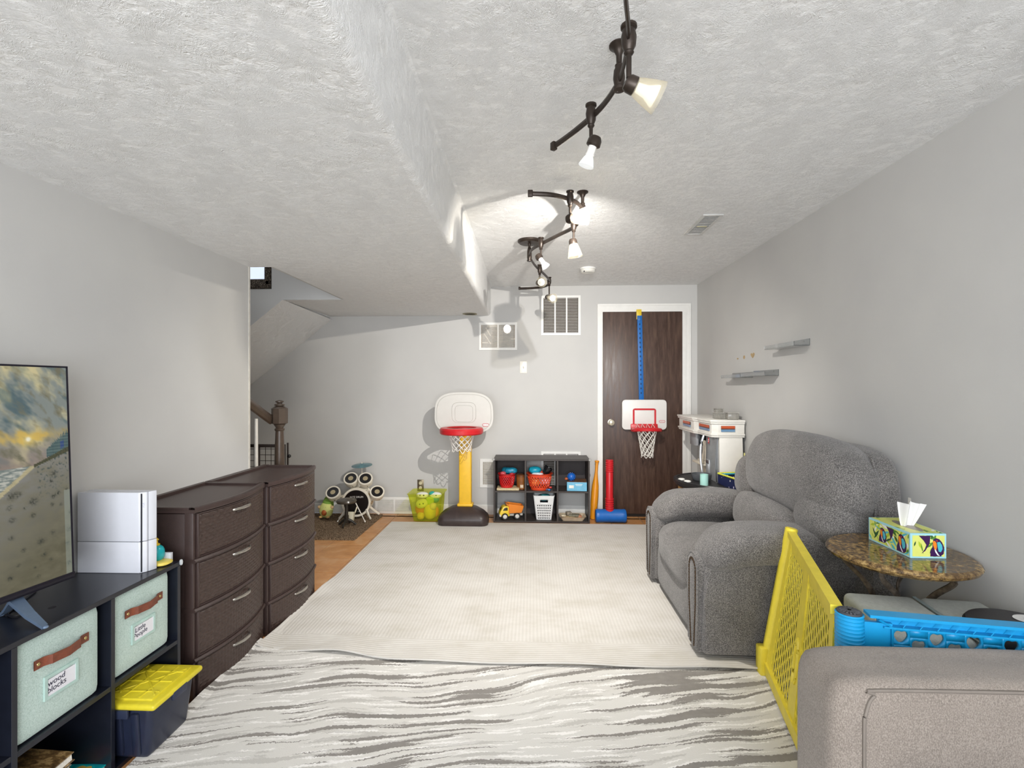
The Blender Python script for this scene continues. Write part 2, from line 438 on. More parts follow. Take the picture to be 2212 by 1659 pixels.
b.grid([[(x0, y0, z0), (x1, y0, z1)], [(-2.09, YB, 2.008), (x1, YB, 2.008-(x1+2.09)*-.786)]])
b.grid([[(x0, y0, z0+.03), (x1, y0, z1+.03)], [(-2.09, YB, 2.04), (x1, YB, 2.04-(x1+2.09)*-.786)]])
struct(b.obj('ceiling_stairs', CEIL))
b = B(); b.span((XS, y0-.012, 2.132), (-2.197, y1+.012, 2.217), .02); b.span((-2.261, y0-.012, 2.15), (-2.197, y1+.012, 3.2), .02)
struct(b.obj('trim_3', mat_carpet()))
b = B(); b.span((XS, 4.8, 2.217), (-2.1, 4.82, 3.2)); g = struct(b.obj('window_2', P('#dfe8f5', .5, emit='#dbe7fb', es=.95)))
b = B(); b.span((-2.62, 4.7, 2.2), (-2.57, 4.76, 3.2)); b.span((-2.56, 4.7, 2.2), (-2.54, 4.74, 3.2)); b.obj('window_post', P('#6d6154', .5), g, world=False)
# stairs climbing toward the camera behind the left wall
b = B()
for k in range(10): b.span((XS, 2.95-.26*(k+1)+.28, 0), (XL-.11, 2.95-.26*k+.28, .185*(k+1)))
struct(b.obj('stairs', mat_carpet()))
# corner bead of the wall end
b = B(); b.span((XL-.012, 2.910, 0), (XL+.003, 2.926, ZL)); struct(b.obj('trim_4', P('#d8d4cb', .5)))

# baseboards
def baseboard(n, a, c_):
    b = B(); a = Vector(a); c_ = Vector(c_); L = (c_-a).length; x = (c_-a).normalized()
    M = frame(a, x, (0, 0, 1))
    z = M.to_3x3() @ Vector((0, 0, 1))
    b.prism([(0, 0), (L, 0), (L, .09), (0, .09)], .012, M); b.prism([(0, .09), (L, .09), (L, .098), (0, .098)], .007, M)
    return struct(b.obj(n, WHITE))
baseboard('baseboard_back', (XS, YB, 0), (.655, YB, 0)); baseboard('baseboard_right', (XR, YB, 0), (XR, YR, 0)); baseboard('baseboard_left', (XL, YR, 0), (XL, 2.9, 0))

# ------------------------------------------------------------------ door
d = bpy.data.objects.new('door_1', None); COL.objects.link(d); struct(d); d.location = (1.10, YB, 0); d.matrix_basis = Matrix.Translation((1.10, YB, 0))
b = B(); b.span((.705, YB-.035, .03), (1.498, YB-.001, 2.062), .002); b.obj('door_slab', mat_doorwood(), d)
b = B()
def casing(x0, x1, z0, z1):
    b.span((x0, YB-.018, z0), (x1, YB, z1), .002); 
for s, xa, xb in ((0, .653, .700), (1, 1.535, 1.585)):
    b.span((xa, YB-.020, 0), (xb, YB, 2.0849)); o = xa if s == 0 else xb
    b.span((min(o, o+(.018 if s == 0 else -.018)), YB-.027, 0), (max(o, o+(.018 if s == 0 else -.018)), YB-.0201, 2.1269))
b.span((.653, YB-.020, 2.085), (1.585, YB, 2.145)); b.span((.653, YB-.027, 2.127), (1.585, YB-.0201, 2.145))
b.obj('door_casing', WHITE, d)
b = B()
b.span((.7001, YB-.030, 0), (.712, YB-.001, 2.064)); b.span((1.492, YB-.030, 0), (1.5349, YB-.004, 2.064)); b.span((.7001, YB-.030, 2.0641), (1.5349, YB-.001, 2.0848))
b.obj('door_jamb', WHITE, d)
b = B(); b.span((.71, YB-.03, 0), (1.495, YB-.002, .028)); b.obj('door_sweep', P('#1c1714', .8), d)
b = B(); M = frame((.785, YB-.035, .95), (1, 0, 0), (0, 0, 1))
b.lathe([(.031, 0), (.031, .006), (.012, .010), (.011, .030), (.024, .036), (.030, .050), (.028, .064), (.018, .070), (.001, .071)], M=M)
b.obj('door_knob', P('#d9d2bd', .25, metal=.5), d)

# ------------------------------------------------------------------ grilles, switch, outlet
def grille(name, label, x0, x1, z0, z1, cols, n, back, ang=35, fr=.024, cat='vent'):
    t_ = thing(name, label, cat, ((x0+x1)/2, YB, z0))
    b = B(); y = YB-.009
    b.span((x0, y, z0), (x1, YB-.0005, z0+fr)); b.span((x0, y, z1-fr), (x1, YB-.0005, z1))
    b.span((x0, y, z0+fr), (x0+fr, YB-.0005, z1-fr)); b.span((x1-fr, y, z0+fr), (x1, YB-.0005, z1-fr))
    for k in range(1, cols):
        xx = x0+fr+(x1-x0-2*fr)*k/cols; b.span((xx-.007, y+.0005, z0+fr), (xx+.007, YB-.0005, z1-fr))
    b.obj('vent_frame', WHITE, t_)
    b = B(); b.span((x0+.01, YB-.0022, z0+.01), (x1-.01, YB-.0008, z1-.01)); b.obj('backing', back, t_)
    b = B(); H = z1-z0-2*fr
    for c_ in range(cols):
        xa = x0+fr+(x1-x0-2*fr)*c_/cols+.006; xb = x0+fr+(x1-x0-2*fr)*(c_+1)/cols-.006
        for k in range(n):
            zz = z0+fr+H*(k+.5)/n
            b.box(((xa+xb)/2, YB-.0055, zz), (xb-xa, .0065, .0022), rot=RX(math.radians(ang)))
    b.obj('louvres', WHITE, t_, kind='stuff'); return t_
DK = P('#4a4038', .9)
grille('return_air_vent', 'large white louvred vent high on wall, left of the door top', .085, .485, 1.833, 2.237, 3, 23, DK)
v = grille('return_air_vent', 'white framed two-pane vent under dropped ceiling with a lamp glowing behind', -.551, -.161, 1.684, 1.966, 2, 30, P('#9b8a75', .8, var=.3, scale=30))
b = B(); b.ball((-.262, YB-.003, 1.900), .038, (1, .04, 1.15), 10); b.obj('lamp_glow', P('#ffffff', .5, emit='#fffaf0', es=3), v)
b = B(); M = Matrix.Translation((0, 0, 0))
for x, z, L, a in ((-.456, 1.87, .10, -60), (-.465, 1.80, .13, -57), (-.42, 1.93, .10, 0), (-.20, 1.797, .05, 0), (-.49, 1.76, .06, 0)):
    b = B(); b.box((x, YB-.0032, z), (L, .001, .009), rot=RY(math.radians(-a))); b.obj('pipe', P('#e8dcc8', .4), v)
grille('return_air_vent', 'white wall vent low beside the small shelf, its right side behind the shelf', -.541, -.24, .275, .568, 1, 22, P('#a39a8a', .9), ang=-50, fr=.03)
grille('return_air_vent', 'large white vent low on the wall behind the small toy shelf', .085, .485, .235, .648, 3, 23, DK, ang=20)
t_ = thing('floor_register', 'long white register vent set in the baseboard beside the toy drum kit', 'vent', (-1.42, YB-.01, 0))
b = B(); b.span((-1.65, YB-.022, 0), (-1.20, YB-.0125, .172), .003); b.obj('register_frame', WHITE, t_)
b = B()
for xa, xb in ((-1.60, -1.432), (-1.417, -1.24)):
    for k in range(14): b.box(((xa+xb)/2, YB-.0235, .028+k*.0088), (xb-xa, .005, .002), rot=RX(.6))
b.obj('louvres', P('#cfccc6', .5), t_, kind='stuff')
t_ = thing('light_switch', 'white single light switch plate below the two-pane vent', 'switch', (-.095, YB, 1.507))
b = B(); b.span((-.132, YB-.006, 1.446), (-.060, YB, 1.568), .003); b.obj('switch_plate', P('#efece4', .35, var=.01), t_)
b = B(); b.box((-.096, YB-.010, 1.507), (.010, .014, .022), .002, rot=RX(.5)); b.obj('toggle', P('#d9d6cd', .3), t_)
for z in (1.552, 1.462): b = B(); b.cyl((-.096, YB-.0055, z), (-.096, YB-.0075, z), .0035, n=8); b.obj('screw', CHROME, t_)
t_ = thing('power_outlet', 'brass outlet plate with cream sockets above the lime storage bin', 'outlet', (-1.157, YB, .29))
b = B(); b.span((-1.19, YB-.006, .232), (-1.124, YB, .350), .002); b.obj('outlet_plate', P('#7f735c', .35, metal=.7), t_)
for z in (.266, .315):
    b = B(); b.prism(rrect(.030, .032, .012), .004, frame((-1.157, YB-.005, z), (1, 0, 0), (0, 0, 1))); s_ = b.obj('socket', P('#e6dcb8', .4), t_)
    b = B(); b.span((-1.165, YB-.0096, z-.002), (-1.162, YB-.0088, z+.008)); b.span((-1.152, YB-.0096, z-.002), (-1.149, YB-.0088, z+.008)); b.ball((-1.157, YB-.0092, z-.009), .0025, n=4); b.obj('slot', P('#2a241d', .6), s_, kind='stuff')

# ------------------------------------------------------------------ ceiling fittings
t_ = thing('smoke_detector', 'round white smoke detector on ceiling near the door', 'smoke detector', (.477, 4.28, ZC))
b = B(); b.lathe([(.068, 0), (.068, -.012), (.060, -.014)], (.477, 4.28, ZC)); b.obj('base_plate', WHITE, t_)
b = B(); b.lathe([(.061, -.012), (.062, -.030), (.052, -.040), (.001, -.043)], (.477, 4.28, ZC)); b.obj('cover', P('#e3e1da', .4), t_)
b = B(); b.ball((.44, 4.235, ZC-.036), .006, n=5); b.obj('sensor', P('#2b2b2b'), t_)
t_ = thing('ceiling_register', 'slim white register vent in the high ceiling near the right wall', 'vent', (1.073, 3.155, ZC))
b = B(); x0, x1, y0, y1 = 1.012, 1.135, 2.965, 3.35; z = ZC-.008
b.span((x0, y0, z), (x1, y0+.016, ZC), .002); b.span((x0, y1-.016, z), (x1, y1, ZC), .002); b.span((x0, y0+.016, z), (x0+.018, y1-.016, ZC)); b.span((x1-.018, y0+.016, z), (x1, y1-.016, ZC))
b.obj('register_frame', P('#d6d5d2', .4), t_)
b = B()
for k in range(18): b.box(((x0+x1)/2, y0+.025+k*.0195, ZC-.004), (x1-x0-.03, .012, .002), rot=RX(.5))
b.obj('louvres', P('#cfcdc8', .4), t_, kind='stuff')
b = B(); b.span((x0+.03, y0+.20, ZC-.011), (x1-.03, y0+.206, ZC-.006)); b.obj('lever', P('#c7bf9c', .4), t_)
t_ = thing('recessed_light', 'dark recessed can light at the far corner of the dropped ceiling', 'ceiling light', (-.63, 4.885, ZL))
b = B(); b.lathe([(.054, 0), (.072, -.001), (.073, -.004), (.055, -.006), (.054, 0)], (-.63, 4.885, ZL)); b.obj('trim_ring', P('#8f8460', .4), t_)
b = B(); b.lathe([(.001, -.0015), (.055, -.0015), (.055, -.0005)], (-.63, 4.885, ZL)); b.obj('can', P('#15110c', .6), t_)

# ------------------------------------------------------------------ track lights
SHADE = N('frosted_glass'); SHADE.set(Base_Color=C('#e4ddc6'), Roughness=.5, Transmission_Weight=.25, Subsurface_Weight=.6, Subsurface_Radius=(.03, .03, .02), Emission_Color=C('#fff2d0'), Emission_Strength=.10)
_tr = SHADE.n('BsdfTransparent', {0: (1, .97, .9, 1)}); _mx = SHADE.n('MixShader', {0: .7, 1: SHADE.b.outputs[0], 2: _tr.outputs[0]})
SHADE.t.links.new(_mx.outputs[0], SHADE.t.nodes['Material Output'].inputs[0]); SHADE = SHADE.m
def glassy(h, emit, es, tr):
    m = N('lamp_glass_'+str(es)); m.set(Base_Color=C(h), Roughness=.25, Emission_Color=C(emit), Emission_Strength=es)
    t = m.n('BsdfTransparent'); x = m.n('MixShader', {0: tr, 1: m.b.outputs[0], 2: t.outputs[0]}); m.t.links.new(x.outputs[0], m.t.nodes['Material Output'].inputs[0]); return m.m
BULB = glassy('#f4f3ee', '#fff6e6', .55, .45); LITB = glassy('#ffffff', '#fff8ec', 4.0, .4)
CLEARB = glassy('#e8ecee', '#ffffff', .35, .35)
def rail(b, pts, zz):
    p = smooth_path([(x, y, zz) for x, y in pts], 6)
    b.tube(p, .0105, 6, flat=.55)
    b.tube([q+Vector((0, 0, -.009)) for q in p], .004, 5)
def head(t_, cx, cy, zr, kx, ky, kz, dirv, shade=True, lit=False, big=1.0):
    b = B(); s = big
    b.lathe([(.019*s, .036), (.019*s, .030), (.014*s, .026), (.018*s, .005), (.016*s, -.018), (.010*s, -.032), (.012*s, -.036), (.010*s, -.040), (.0065*s, -.044), (.0062*s, kz-zr+.01)], (cx, cy, zr), 14)
    st = b.obj('lamp_stem', BRONZE, t_)
    D = Vector(dirv).normalized(); k = Vector((kx, ky, kz)); up = Vector((0, 0, 1)) if abs(D.z) < .9 else Vector((1, 0, 0))
    x = D.cross(up).normalized(); y = D.cross(x).normalized(); M = Matrix((x, y, D)).transposed().to_4x4(); M.translation = k
    b = B(); b.lathe([(.001, -.018), (.018, -.016), (.023, -.006), (.024, .012), (.018, .016)], M=M, n=16); b.tube([(cx, cy, kz+.012), k], .006, 6); b.obj('lamp_socket', BRONZE, st)
    if shade:
        b = B(); b.lathe([(.021, .010), (.026, .022), (.034, .050), (.042, .085)], M=M, n=24, cap=False)
        b.obj('glass_shade', SHADE, st)
        b = B(); b.lathe([(.012, .015), (.016, .045), (.028, .070), (.028, .074), (.001, .074)], M=M, n=18); b.obj('bulb', LITB if lit else BULB, st)
    else:
        b = B(); b.lathe([(.014, .008), (.014, .040), (.016, .044), (.014, .048)], M=M, n=14); b.obj('bulb_holder', P('#efece6', .4), st)
        b = B(); b.lathe([(.012, .046), (.017, .054), (.026, .078), (.026, .082), (.001, .084)], M=M, n=18); b.obj('bulb', CLEARB, st)
def post(b, x, y, zr):
    b.lathe([(.030, 0), (.030, -.004), (.018, -.012), (.009, -.030), (.0085, zr-ZC+.05), (.013, zr-ZC+.045), (.012, zr-ZC+.038), (.016, zr-ZC+.03), (.018, zr-ZC+.005), (.014, zr-ZC-.018), (.018, zr-ZC-.022), (.017, zr-ZC-.03), (.001, zr-ZC-.032)], (x, y, ZC), 18)
ZRL = 2.23
t_ = thing('track_light', 'near bronze curved track light at the top, with one frosted shade and one bare bulb', 'track light', (.2, 1.5, ZC), group='bronze track lights')
b = B(); rail(b, [(.086, 1.874), (.148, 1.778), (.215, 1.65), (.25, 1.536), (.260, 1.436), (.251, 1.303), (.221, 1.178), (.201, 1.099), (.17, .98)], ZRL)
b.box((.080, 1.883, ZRL), (.02, .022, .03), .003, rot=RZ(.6)); b.obj('rail', BRONZE, t_)
b = B(); post(b, .259, 1.487, ZRL); b.obj('mount_post', BRONZE, t_)
head(t_, .254, 1.312, ZRL, .262, 1.325, 2.118, (.75, .10, -.32), big=1.15)
head(t_, .197, 1.673, ZRL, .206, 1.655, 2.130, (-.32, .12, -.9), shade=False)
t_ = thing('track_light', 'far bronze S-shaped track light with a round canopy and five lamp heads', 'track light', (.1, 3.4, ZC), group='bronze track lights')
b = B()
rail(b, [(-.007, 2.34), (.086, 2.356), (.167, 2.405), (.23, 2.481), (.262, 2.60), (.258, 2.75), (.226, 2.864), (.152, 2.991), (.062, 3.151), (-.003, 3.286), (-.022, 3.448), (.014, 3.712), (.075, 3.95), (.135, 4.20), (.15, 4.38), (.10, 4.52), (-.0, 4.58), (-.121, 4.60)], ZRL)
b.box((-.012, 2.34, ZRL), (.024, .02, .03), .003); b.box((-.125, 4.60, ZRL), (.02, .02, .028), .003); b.obj('rail', BRONZE, t_)
b = B(); post(b, .262, 2.60, ZRL); b.obj('mount_post', BRONZE, t_)
b = B(); b.lathe([(.082, 0), (.082, -.012), (.070, -.022), (.012, -.026), (.008, -.045), (.010, -.05), (.016, -.075), (.017, -.12), (.014, -.135), (.018, -.139), (.017, -.147), (.001, -.148)], (-.024, 3.448, ZC), 28); b.obj('canopy', BRONZE, t_)
head(t_, .182, 2.41, ZRL, .180, 2.395, 2.125, (.80, -.45, -.02), lit=True)
head(t_, .232, 2.80, ZRL, .226, 2.775, 2.125, (.14, .05, -.9))
head(t_, .052, 3.155, ZRL, .038, 3.10, 2.128, (.45, -.1, -.65), shade=False)
head(t_, .054, 3.86, ZRL, .045, 3.84, 2.120, (.25, -.9, -.12), lit=False)
head(t_, .143, 4.30, ZRL, .128, 4.27, 2.085, (.55, -.75, -.25), lit=False)

# ================================================================== RUGS
def rug(name, label, x0, x1, y0, y1, th, mat, fn, nx=60, ny=60, z=.0, group=None):
    b = B(); rows = []
    for i in range(nx+1):
        u = i/nx; r = []
        for j in range(ny+1):
            v = j/ny; x, y, zz = fn(u, v, x0+(x1-x0)*u, y0+(y1-y0)*v); r.append((x, y, z+zz+th))
        rows.append(r)
    vs, V = b.grid(rows)
    loop = [V[i][0] for i in range(nx+1)]+[V[nx][j] for j in range(1, ny+1)]+[V[i][ny] for i in range(nx-1, -1, -1)]+[V[0][j] for j in range(ny-1, 0, -1)]
    low = [b.b.verts.new(v.co-Vector((0, 0, th))) for v in loop]
    for i in range(len(loop)):
        j = (i+1) % len(loop); b.b.faces.new([loop[i], loop[j], low[j], low[i]])
    b.b.faces.new(low)
    o = b.obj(name, mat, angle=60); tag(o, label, 'rug'); return o
def f_zebra(u, v, x, y):
    z = 0
    e = max(0, 1-u/.06); z += .035*e*e*max(0, min(1, (y-1.3)/.6))          # edge riding up on the drawers
    if y > 2.2: x += -.0
    z += .004*math.exp(-((y-2.02-.10*math.sin(x*2))/.04)**2)
    return x, y, z
rug('area_rug', 'large rug with grey and white zebra streaks in the foreground, over the tiles', -1.372, 1.62, .45, 2.42, .006, mat_zebra(), f_zebra, z=.0012)
def f_cream(u, v, x, y):
    z = .008*max(0, 1-v/.1)
    w_ = .0
    bump_ = math.exp(-((x+.95)/.22)**2)*max(0, 1-v/.22)
    z += .022*bump_*math.exp(-((x+.95)/.22)**2)
    if v < .02: pass
    yy = y+ (.045*(1/(1+math.exp((x+.78)/.06)))+.02*(1 if x < -1.2 else 0)*(-1.2-x)/.15)*max(0, 1-v/.3)
    if y < 2.5: z += .004*math.sin(x*9)*max(0, 1-v/.1)+.004*max(0, 1-v/.1)
    e = max(0, 1-u/.05); z += .02*e*e*(1 if y < 3.1 else max(0, 1-(y-3.1)/.2))
    return x, yy, z
rug('area_rug', 'cream ribbed bordered rug filling the middle of the room, over the streaked rug edge', -1.352, 1.10, 2.285, 4.655, .007, mat_cream(), f_cream, 70, 70, z=.0078)
sh = bmesh.new()
def f_shag(u, v, x, y):
    e = min(u, 1-u, v, 1-v); z = .014*min(1, e/.03)
    return x, y, z+.006*noise.noise(Vector((x*60, y*60, 0)))
b = B(); rows = []
poly = [(-2.42, 4.107), (-1.515, 4.107), (-1.515, 4.96), (-2.42, 4.96)]
rows = []
for i in range(111):
    rr = []
    for j in range(111):
        x = -2.40+(.885)*i/110; y = 4.112+.80*j/110; e = min(i, 110-i, j, 110-j)
        n_ = noise.noise(Vector((x*55, y*55, 0)))+.7*noise.noise(Vector((x*140, y*140, 3)))
        rr.append((x+.003*n_, y+.003*noise.noise(Vector((x*90, y*90, 7))), (.0 if e == 0 else .018)+(.008*n_ if e else 0)))
    rows.append(rr)
b.grid(rows); o = b.obj('shag_rug', mat_shag(), angle=180); tag(o, 'small brown speckled shag rug under the toy drum kit', 'rug')

# ================================================================== LEFT SIDE: CUBE SHELF, BINS, TV
def cube_unit(name, label, origin, wdir, W, H, D, nc, mat, edge=.016, backs=(), rz=0, top_over=0, backmat=None, zrow=.305):
    # local frame: x = along width, y = depth (away from viewer), z up. origin = front left bottom corner
    t_ = thing(name, label, 'shelf', origin, rz)
    def P3(b_, a, c_, bev=.001): b_.span(a, c_, bev, 1)
    e = edge
    for k in range(nc+1):
        x = W*k/nc; xa = 0 if k == 0 else (W-e if k == nc else x-e/2)
        b = B(); P3(b, (xa, 0, 0), (xa+e, D, H-e)); b.obj('side_panel' if k in (0, nc) else 'divider', mat, t_, world=False)
    for nme, z in (('bottom_board', 0.0), ('shelf_board', zrow-e), ('top_board', H-e)):
        b = B()
        if nme == 'top_board': P3(b, (0, -.001, z), (W, D, z+e)); b.obj(nme, mat, t_, world=False)
        else:
            for k in range(nc):
                b = B(); xa = e if k == 0 else W*k/nc+e/2; xb = W-e if k == nc-1 else W*(k+1)/nc-e/2
                P3(b, (xa, .001, z+(.0 if nme == 'bottom_board' else 0)), (xb, D-.006, z+e)); b.obj(nme, mat, t_, world=False)
    for (c_, r_) in backs:
        b = B(); xa = W*c_/nc+.003; xb = W*(c_+1)/nc-.003; za, zb = ((0, zrow-e/2) if r_ == 0 else (zrow-e/2, H-.002))
        P3(b, (xa, D-.006, za), (xb, D-.002, zb)); b.obj('back_panel', backmat or mat, t_, world=False)
    return t_
# unit stands along the left wall; its local +x runs toward the camera
CU = cube_unit('cube_shelf', 'glossy black cube shelf along the left wall, under the television', (-1.408, 1.905, 0), None, 1.246, .612, .300, 4, BLACKLAM, .016,
     backs=[(0, 0), (0, 1), (1, 1), (2, 1), (1, 0), (2, 0), (3, 0), (3, 1)], rz=-PI/2+math.radians(-.6), backmat=P('#151922', .5))
# (rz = -90 deg: local x -> world -y, local y -> world +x ) mirror depth so it reaches the wall
for ch in CU.children:
    ch.data.transform(Matrix.Diagonal((1, -1, 1, 1))); ch.data.flip_normals()
b = B(); b.span((-1.64, 1.40, .6122), (-1.60, 1.44, .6125)); b.b.free()
b = B(); b.lathe([(.001, .0003), (.010, .0003), (.010, 0)], (-1.517, 1.487, .6122), 14); b.obj('screw_cap', P('#0c0d12', .5), CU)

MINT = mat_fabric('#a9bfb6', '#b9cdc5', '#c8d9d2', 1.3); LEATHER = P('#7a3f2a', .45, var=.15, scale=40, bump=.2, bs=200)
def storage_bin(ya, yb, xf, words, label, copyflag=False):
    # fabric box whose front faces +x
    t_ = thing('fabric_bin', label, 'storage bin', (xf-.13, (ya+yb)/2, .3052), group='mint fabric bins in the cube shelf')
    b = B(); W = yb-ya
    b.puff((xf-.135, (ya+yb)/2, .3055+.1435), (.133, W/2, .1425), k=(16, 16, 24), n=9, fn=lambda q, p: Vector((q.x+(.004 if p.x > .5 else 0)*(1-p.y**2)*(1-p.z**2), q.y, q.z)))
    b.obj('fabric_body', MINT, t_, angle=50)
    cy = (ya+yb)/2; xs = xf+.004
    def strip(pts, wz, th, mat_, name):
        b = B(); rows = []
        for (y, dx) in pts:
            rows.append([(xs+dx+th, y, wz[0]), (xs+dx+th, y, wz[1]), (xs+dx, y, wz[1]), (xs+dx, y, wz[0])])
        b.grid(rows, closed_v=True); return b.obj(name, mat_, t_)
    zc = .512; h = .0135
    pts = [(cy-.086, 0), (cy-.060, 0), (cy-.050, .007), (cy-.045, .013), (cy-.035, .014), (cy, .022), (cy+.035, .014), (cy+.045, .013), (cy+.050, .007), (cy+.060, 0), (cy+.086, 0)]
    hd = strip(pts, (zc-h, zc+h), .0025, LEATHER, 'leather_handle')
    for y in (cy-.074, cy+.074): b = B(); b.ball((xs+.0025, y, zc), .0055, (.5, 1, 1), 6); b.obj('rivet', P('#c9b27a', .25, metal=.8), hd)
    b = B(); z0, z1, y0, y1 = .392, .462, cy-.056, cy+.050; f = .009; xs2 = xf+.0045
    for (a0, a1, c0, c1) in ((y0, y1, z0, z0+f), (y0, y1, z1-f, z1), (y0, y0+f, z0+f, z1-f), (y1-f, y1, z0+f, z1-f)):
        b.span((xs2-.004, a0, c0), (xs2+.0022, a1, c1))
    b.obj('label_holder', P('#b7d2ca', .5), t_)
    b = B(); b.span((xs2-.003, y0+f+.002, z0+f), (xs2+.001, y1-f, z1-f-.004)); cd = b.obj('label_card', P('#e9e8ee', .5, var=.01), t_)
    b = B(); M = frame((xs2+.0013, cy-.020, (z0+z1)/2+.0005), (0, 1, 0), (0, 0, 1)) @ Matrix.Rotation(math.radians(3), 4, 'Z')
    b.text(words, .023, M, .0003, shear=.12, spacing=.82)
    b.obj('lettering', P('#2b2942', .6), cd)
    return t_
storage_bin(1.292, 1.558, -1.425, 'wood\nblocks', 'mint fabric bin labelled wood blocks, leather handle, nearest in view')
storage_bin(1.607, 1.868, -1.425, 'Little\nPeople', 'mint fabric bin labelled Little People, beside the drawer tower')

# yellow lidded tote, pulled out of the lower cell
t_ = thing('storage_tote', 'black plastic tote with yellow ribbed lid in lower cube shelf opening', 'storage tote', (-1.43, 1.75, .017))
YEL = P('#dccb2e', .4, var=.06, bump=.1, bs=80)
b = B(); n_ = 0
cx, cy = -1.455, 1.742
b.box((cx, cy, .112), (.25, .20, .19), .02, 3, taper=(1.16, 1.12))
for k in range(5): b.box((cx+.118+.006, cy-.08+.04*k, .112), (.018, .020, .15), .006, rot=RY(math.radians(6.5)))
for k in range(4): b.box((cx-.09+.06*k, cy-.108, .112), (.028, .016, .15), .006, rot=RX(math.radians(4)))
b.obj('tub', P('#20263a', .35), t_)
b = B(); b.box((cx, cy, .212), (.335, .252, .022), .010, 3); b.box((cx, cy, .224), (.28, .20, .012), .004, 2)
for k in range(4): b.box((cx-.09+.06*k, cy, .231), (.006, .19, .004), .001)
for k in range(3): b.box((cx, cy-.06+.06*k, .231), (.27, .006, .004), .001)
for s in (-1, 1): b.box((cx+.05, cy, .2312), (.006, .23, .003), .001, rot=RZ(s*.8)); b.box((cx-.07, cy, .2312), (.006, .2, .003), .001, rot=RZ(s*.8))
b.obj('lid', YEL, t_)
b = B(); b.box((cx+.163, cy, .197), (.012, .07, .03), .004); b.obj('latch', P('#2b3248', .4), t_)
b = B(); b.box((cx+.05, cy-.124, .19), (.05, .01, .03), .003); b.obj('latch', P('#2b3248', .4), t_)

# books lying in the lower cell nearest the camera
def book(name, label, c, d, rz, cover, pages='#d8d2c4', pr=None, cat='book', group=None, tilt=None):
    t_ = thing(name, label, cat, c, 0, group)
    R = RZ(rz) if tilt is None else RZ(rz) @ tilt
    b = B(); X, Y, Z = d
    def bx(cc, dd, m=None): b.box(Vector(c)+R @ Vector(cc), dd, .0006, 1, rot=R)
    bx((0, 0, .0015), (X, Y, .003)); bx((0, 0, Z-.0015), (X, Y, .003)); bx((-X/2+.0015, 0, Z/2), (.003, Y, Z-.001)); b.obj('cover', cover, t_)
    b = B(); b.box(Vector(c)+R @ Vector((0, 0, Z/2)), (X-.01, Y-.008, Z-.007), rot=R); b.obj('pages', P(pages, .8, var=.1, scale=200), t_)
    return t_
PRINT1 = N('printed_cover_brown'); co_ = PRINT1.co(); PRINT1.set(Base_Color=PRINT1.ramp(PRINT1.noise(PRINT1.mapping(co_, scale=(3, 8, 1)), 9, 5, .7), [(.35, '#2e2116'), (.5, '#6d5434'), (.6, '#a58a5c'), (.7, '#5b2a22')]), Roughness=.3)
PRINT2 = N('printed_cover_teal'); co_ = PRINT2.co(); PRINT2.set(Base_Color=PRINT2.ramp(PRINT2.noise(co_, 14, 2, .5), [(.3, '#0f9aa4'), (.52, '#12b3b5'), (.56, '#d9b44a'), (.64, '#b9472e')], 'CONSTANT'), Roughness=.3)
BG = 'books in the lower cube shelf'
book('book', 'teal and yellow picture book at the bottom of the cube shelf', (-1.515, 1.462, .017), (.185, .245, .026), .06, PRINT2.m, group=BG)
o = B(); o.box((-1.535, 1.375, .075), (.17, .16, .060), .004, rot=RZ(-.1)); o = o.obj('puzzle_box', P('#6b5a44', .6, var=.25, scale=40)); tag(o, 'small brown puzzle box between the teal book and barcode-edged book', 'box', BG)
book('board_book', 'slim brown barcode-edged book under the tilted illustrated book', (-1.520, 1.385, .107), (.17, .17, .035), -.12, P('#9a938a', .4, var=.3, scale=60), '#cfcabb', group=BG)
book('book', 'thick brown illustrated book tilted on top of the book pile', (-1.515, 1.365, .155), (.21, .18, .028), -.05, PRINT1.m, '#e2ddd2', group=BG, tilt=RX(math.radians(5)))

# game console (white, standing on its side)
t_ = thing('game_console', 'white game console standing upright on the black shelf, right of the television', 'game console', (-1.58, 1.80, .6125))
CON = P('#d9dbe2', .35, var=.01)
def con(z0, z1, which):
    b = B()
    if which == 0: poly = [(-1.735+.03, 1.768), (-1.470, 1.771), (-1.4525, 1.7875), (-1.4525, 1.795), (-1.70, 1.795)]
    else: poly = [(-1.4505, 1.793), (-1.4405, 1.822), (-1.70, 1.828), (-1.70, 1.799), (-1.4545, 1.799)]
    b.prism(poly, z1-z0, Matrix.Translation((0, 0, z0)), .0012); return b
for w_ in (0, 1):
    con(.6128, .728, w_).obj('shell_lower', CON, t_); con(.7300, .913, w_).obj('shell_upper', CON, t_)
b = B(); b.span((-1.69, 1.775, .616), (-1.462, 1.822, .909)); b.obj('groove', P('#1a1c24', .4), t_)
b = B(); M = frame((-1.4592, 1.7812, .865), (0, 0, 1), (-.73, -.69, 0)); b.text('PS4', .012, M, .0002); b.obj('emblem', P('#b9bcc9', .3), t_)
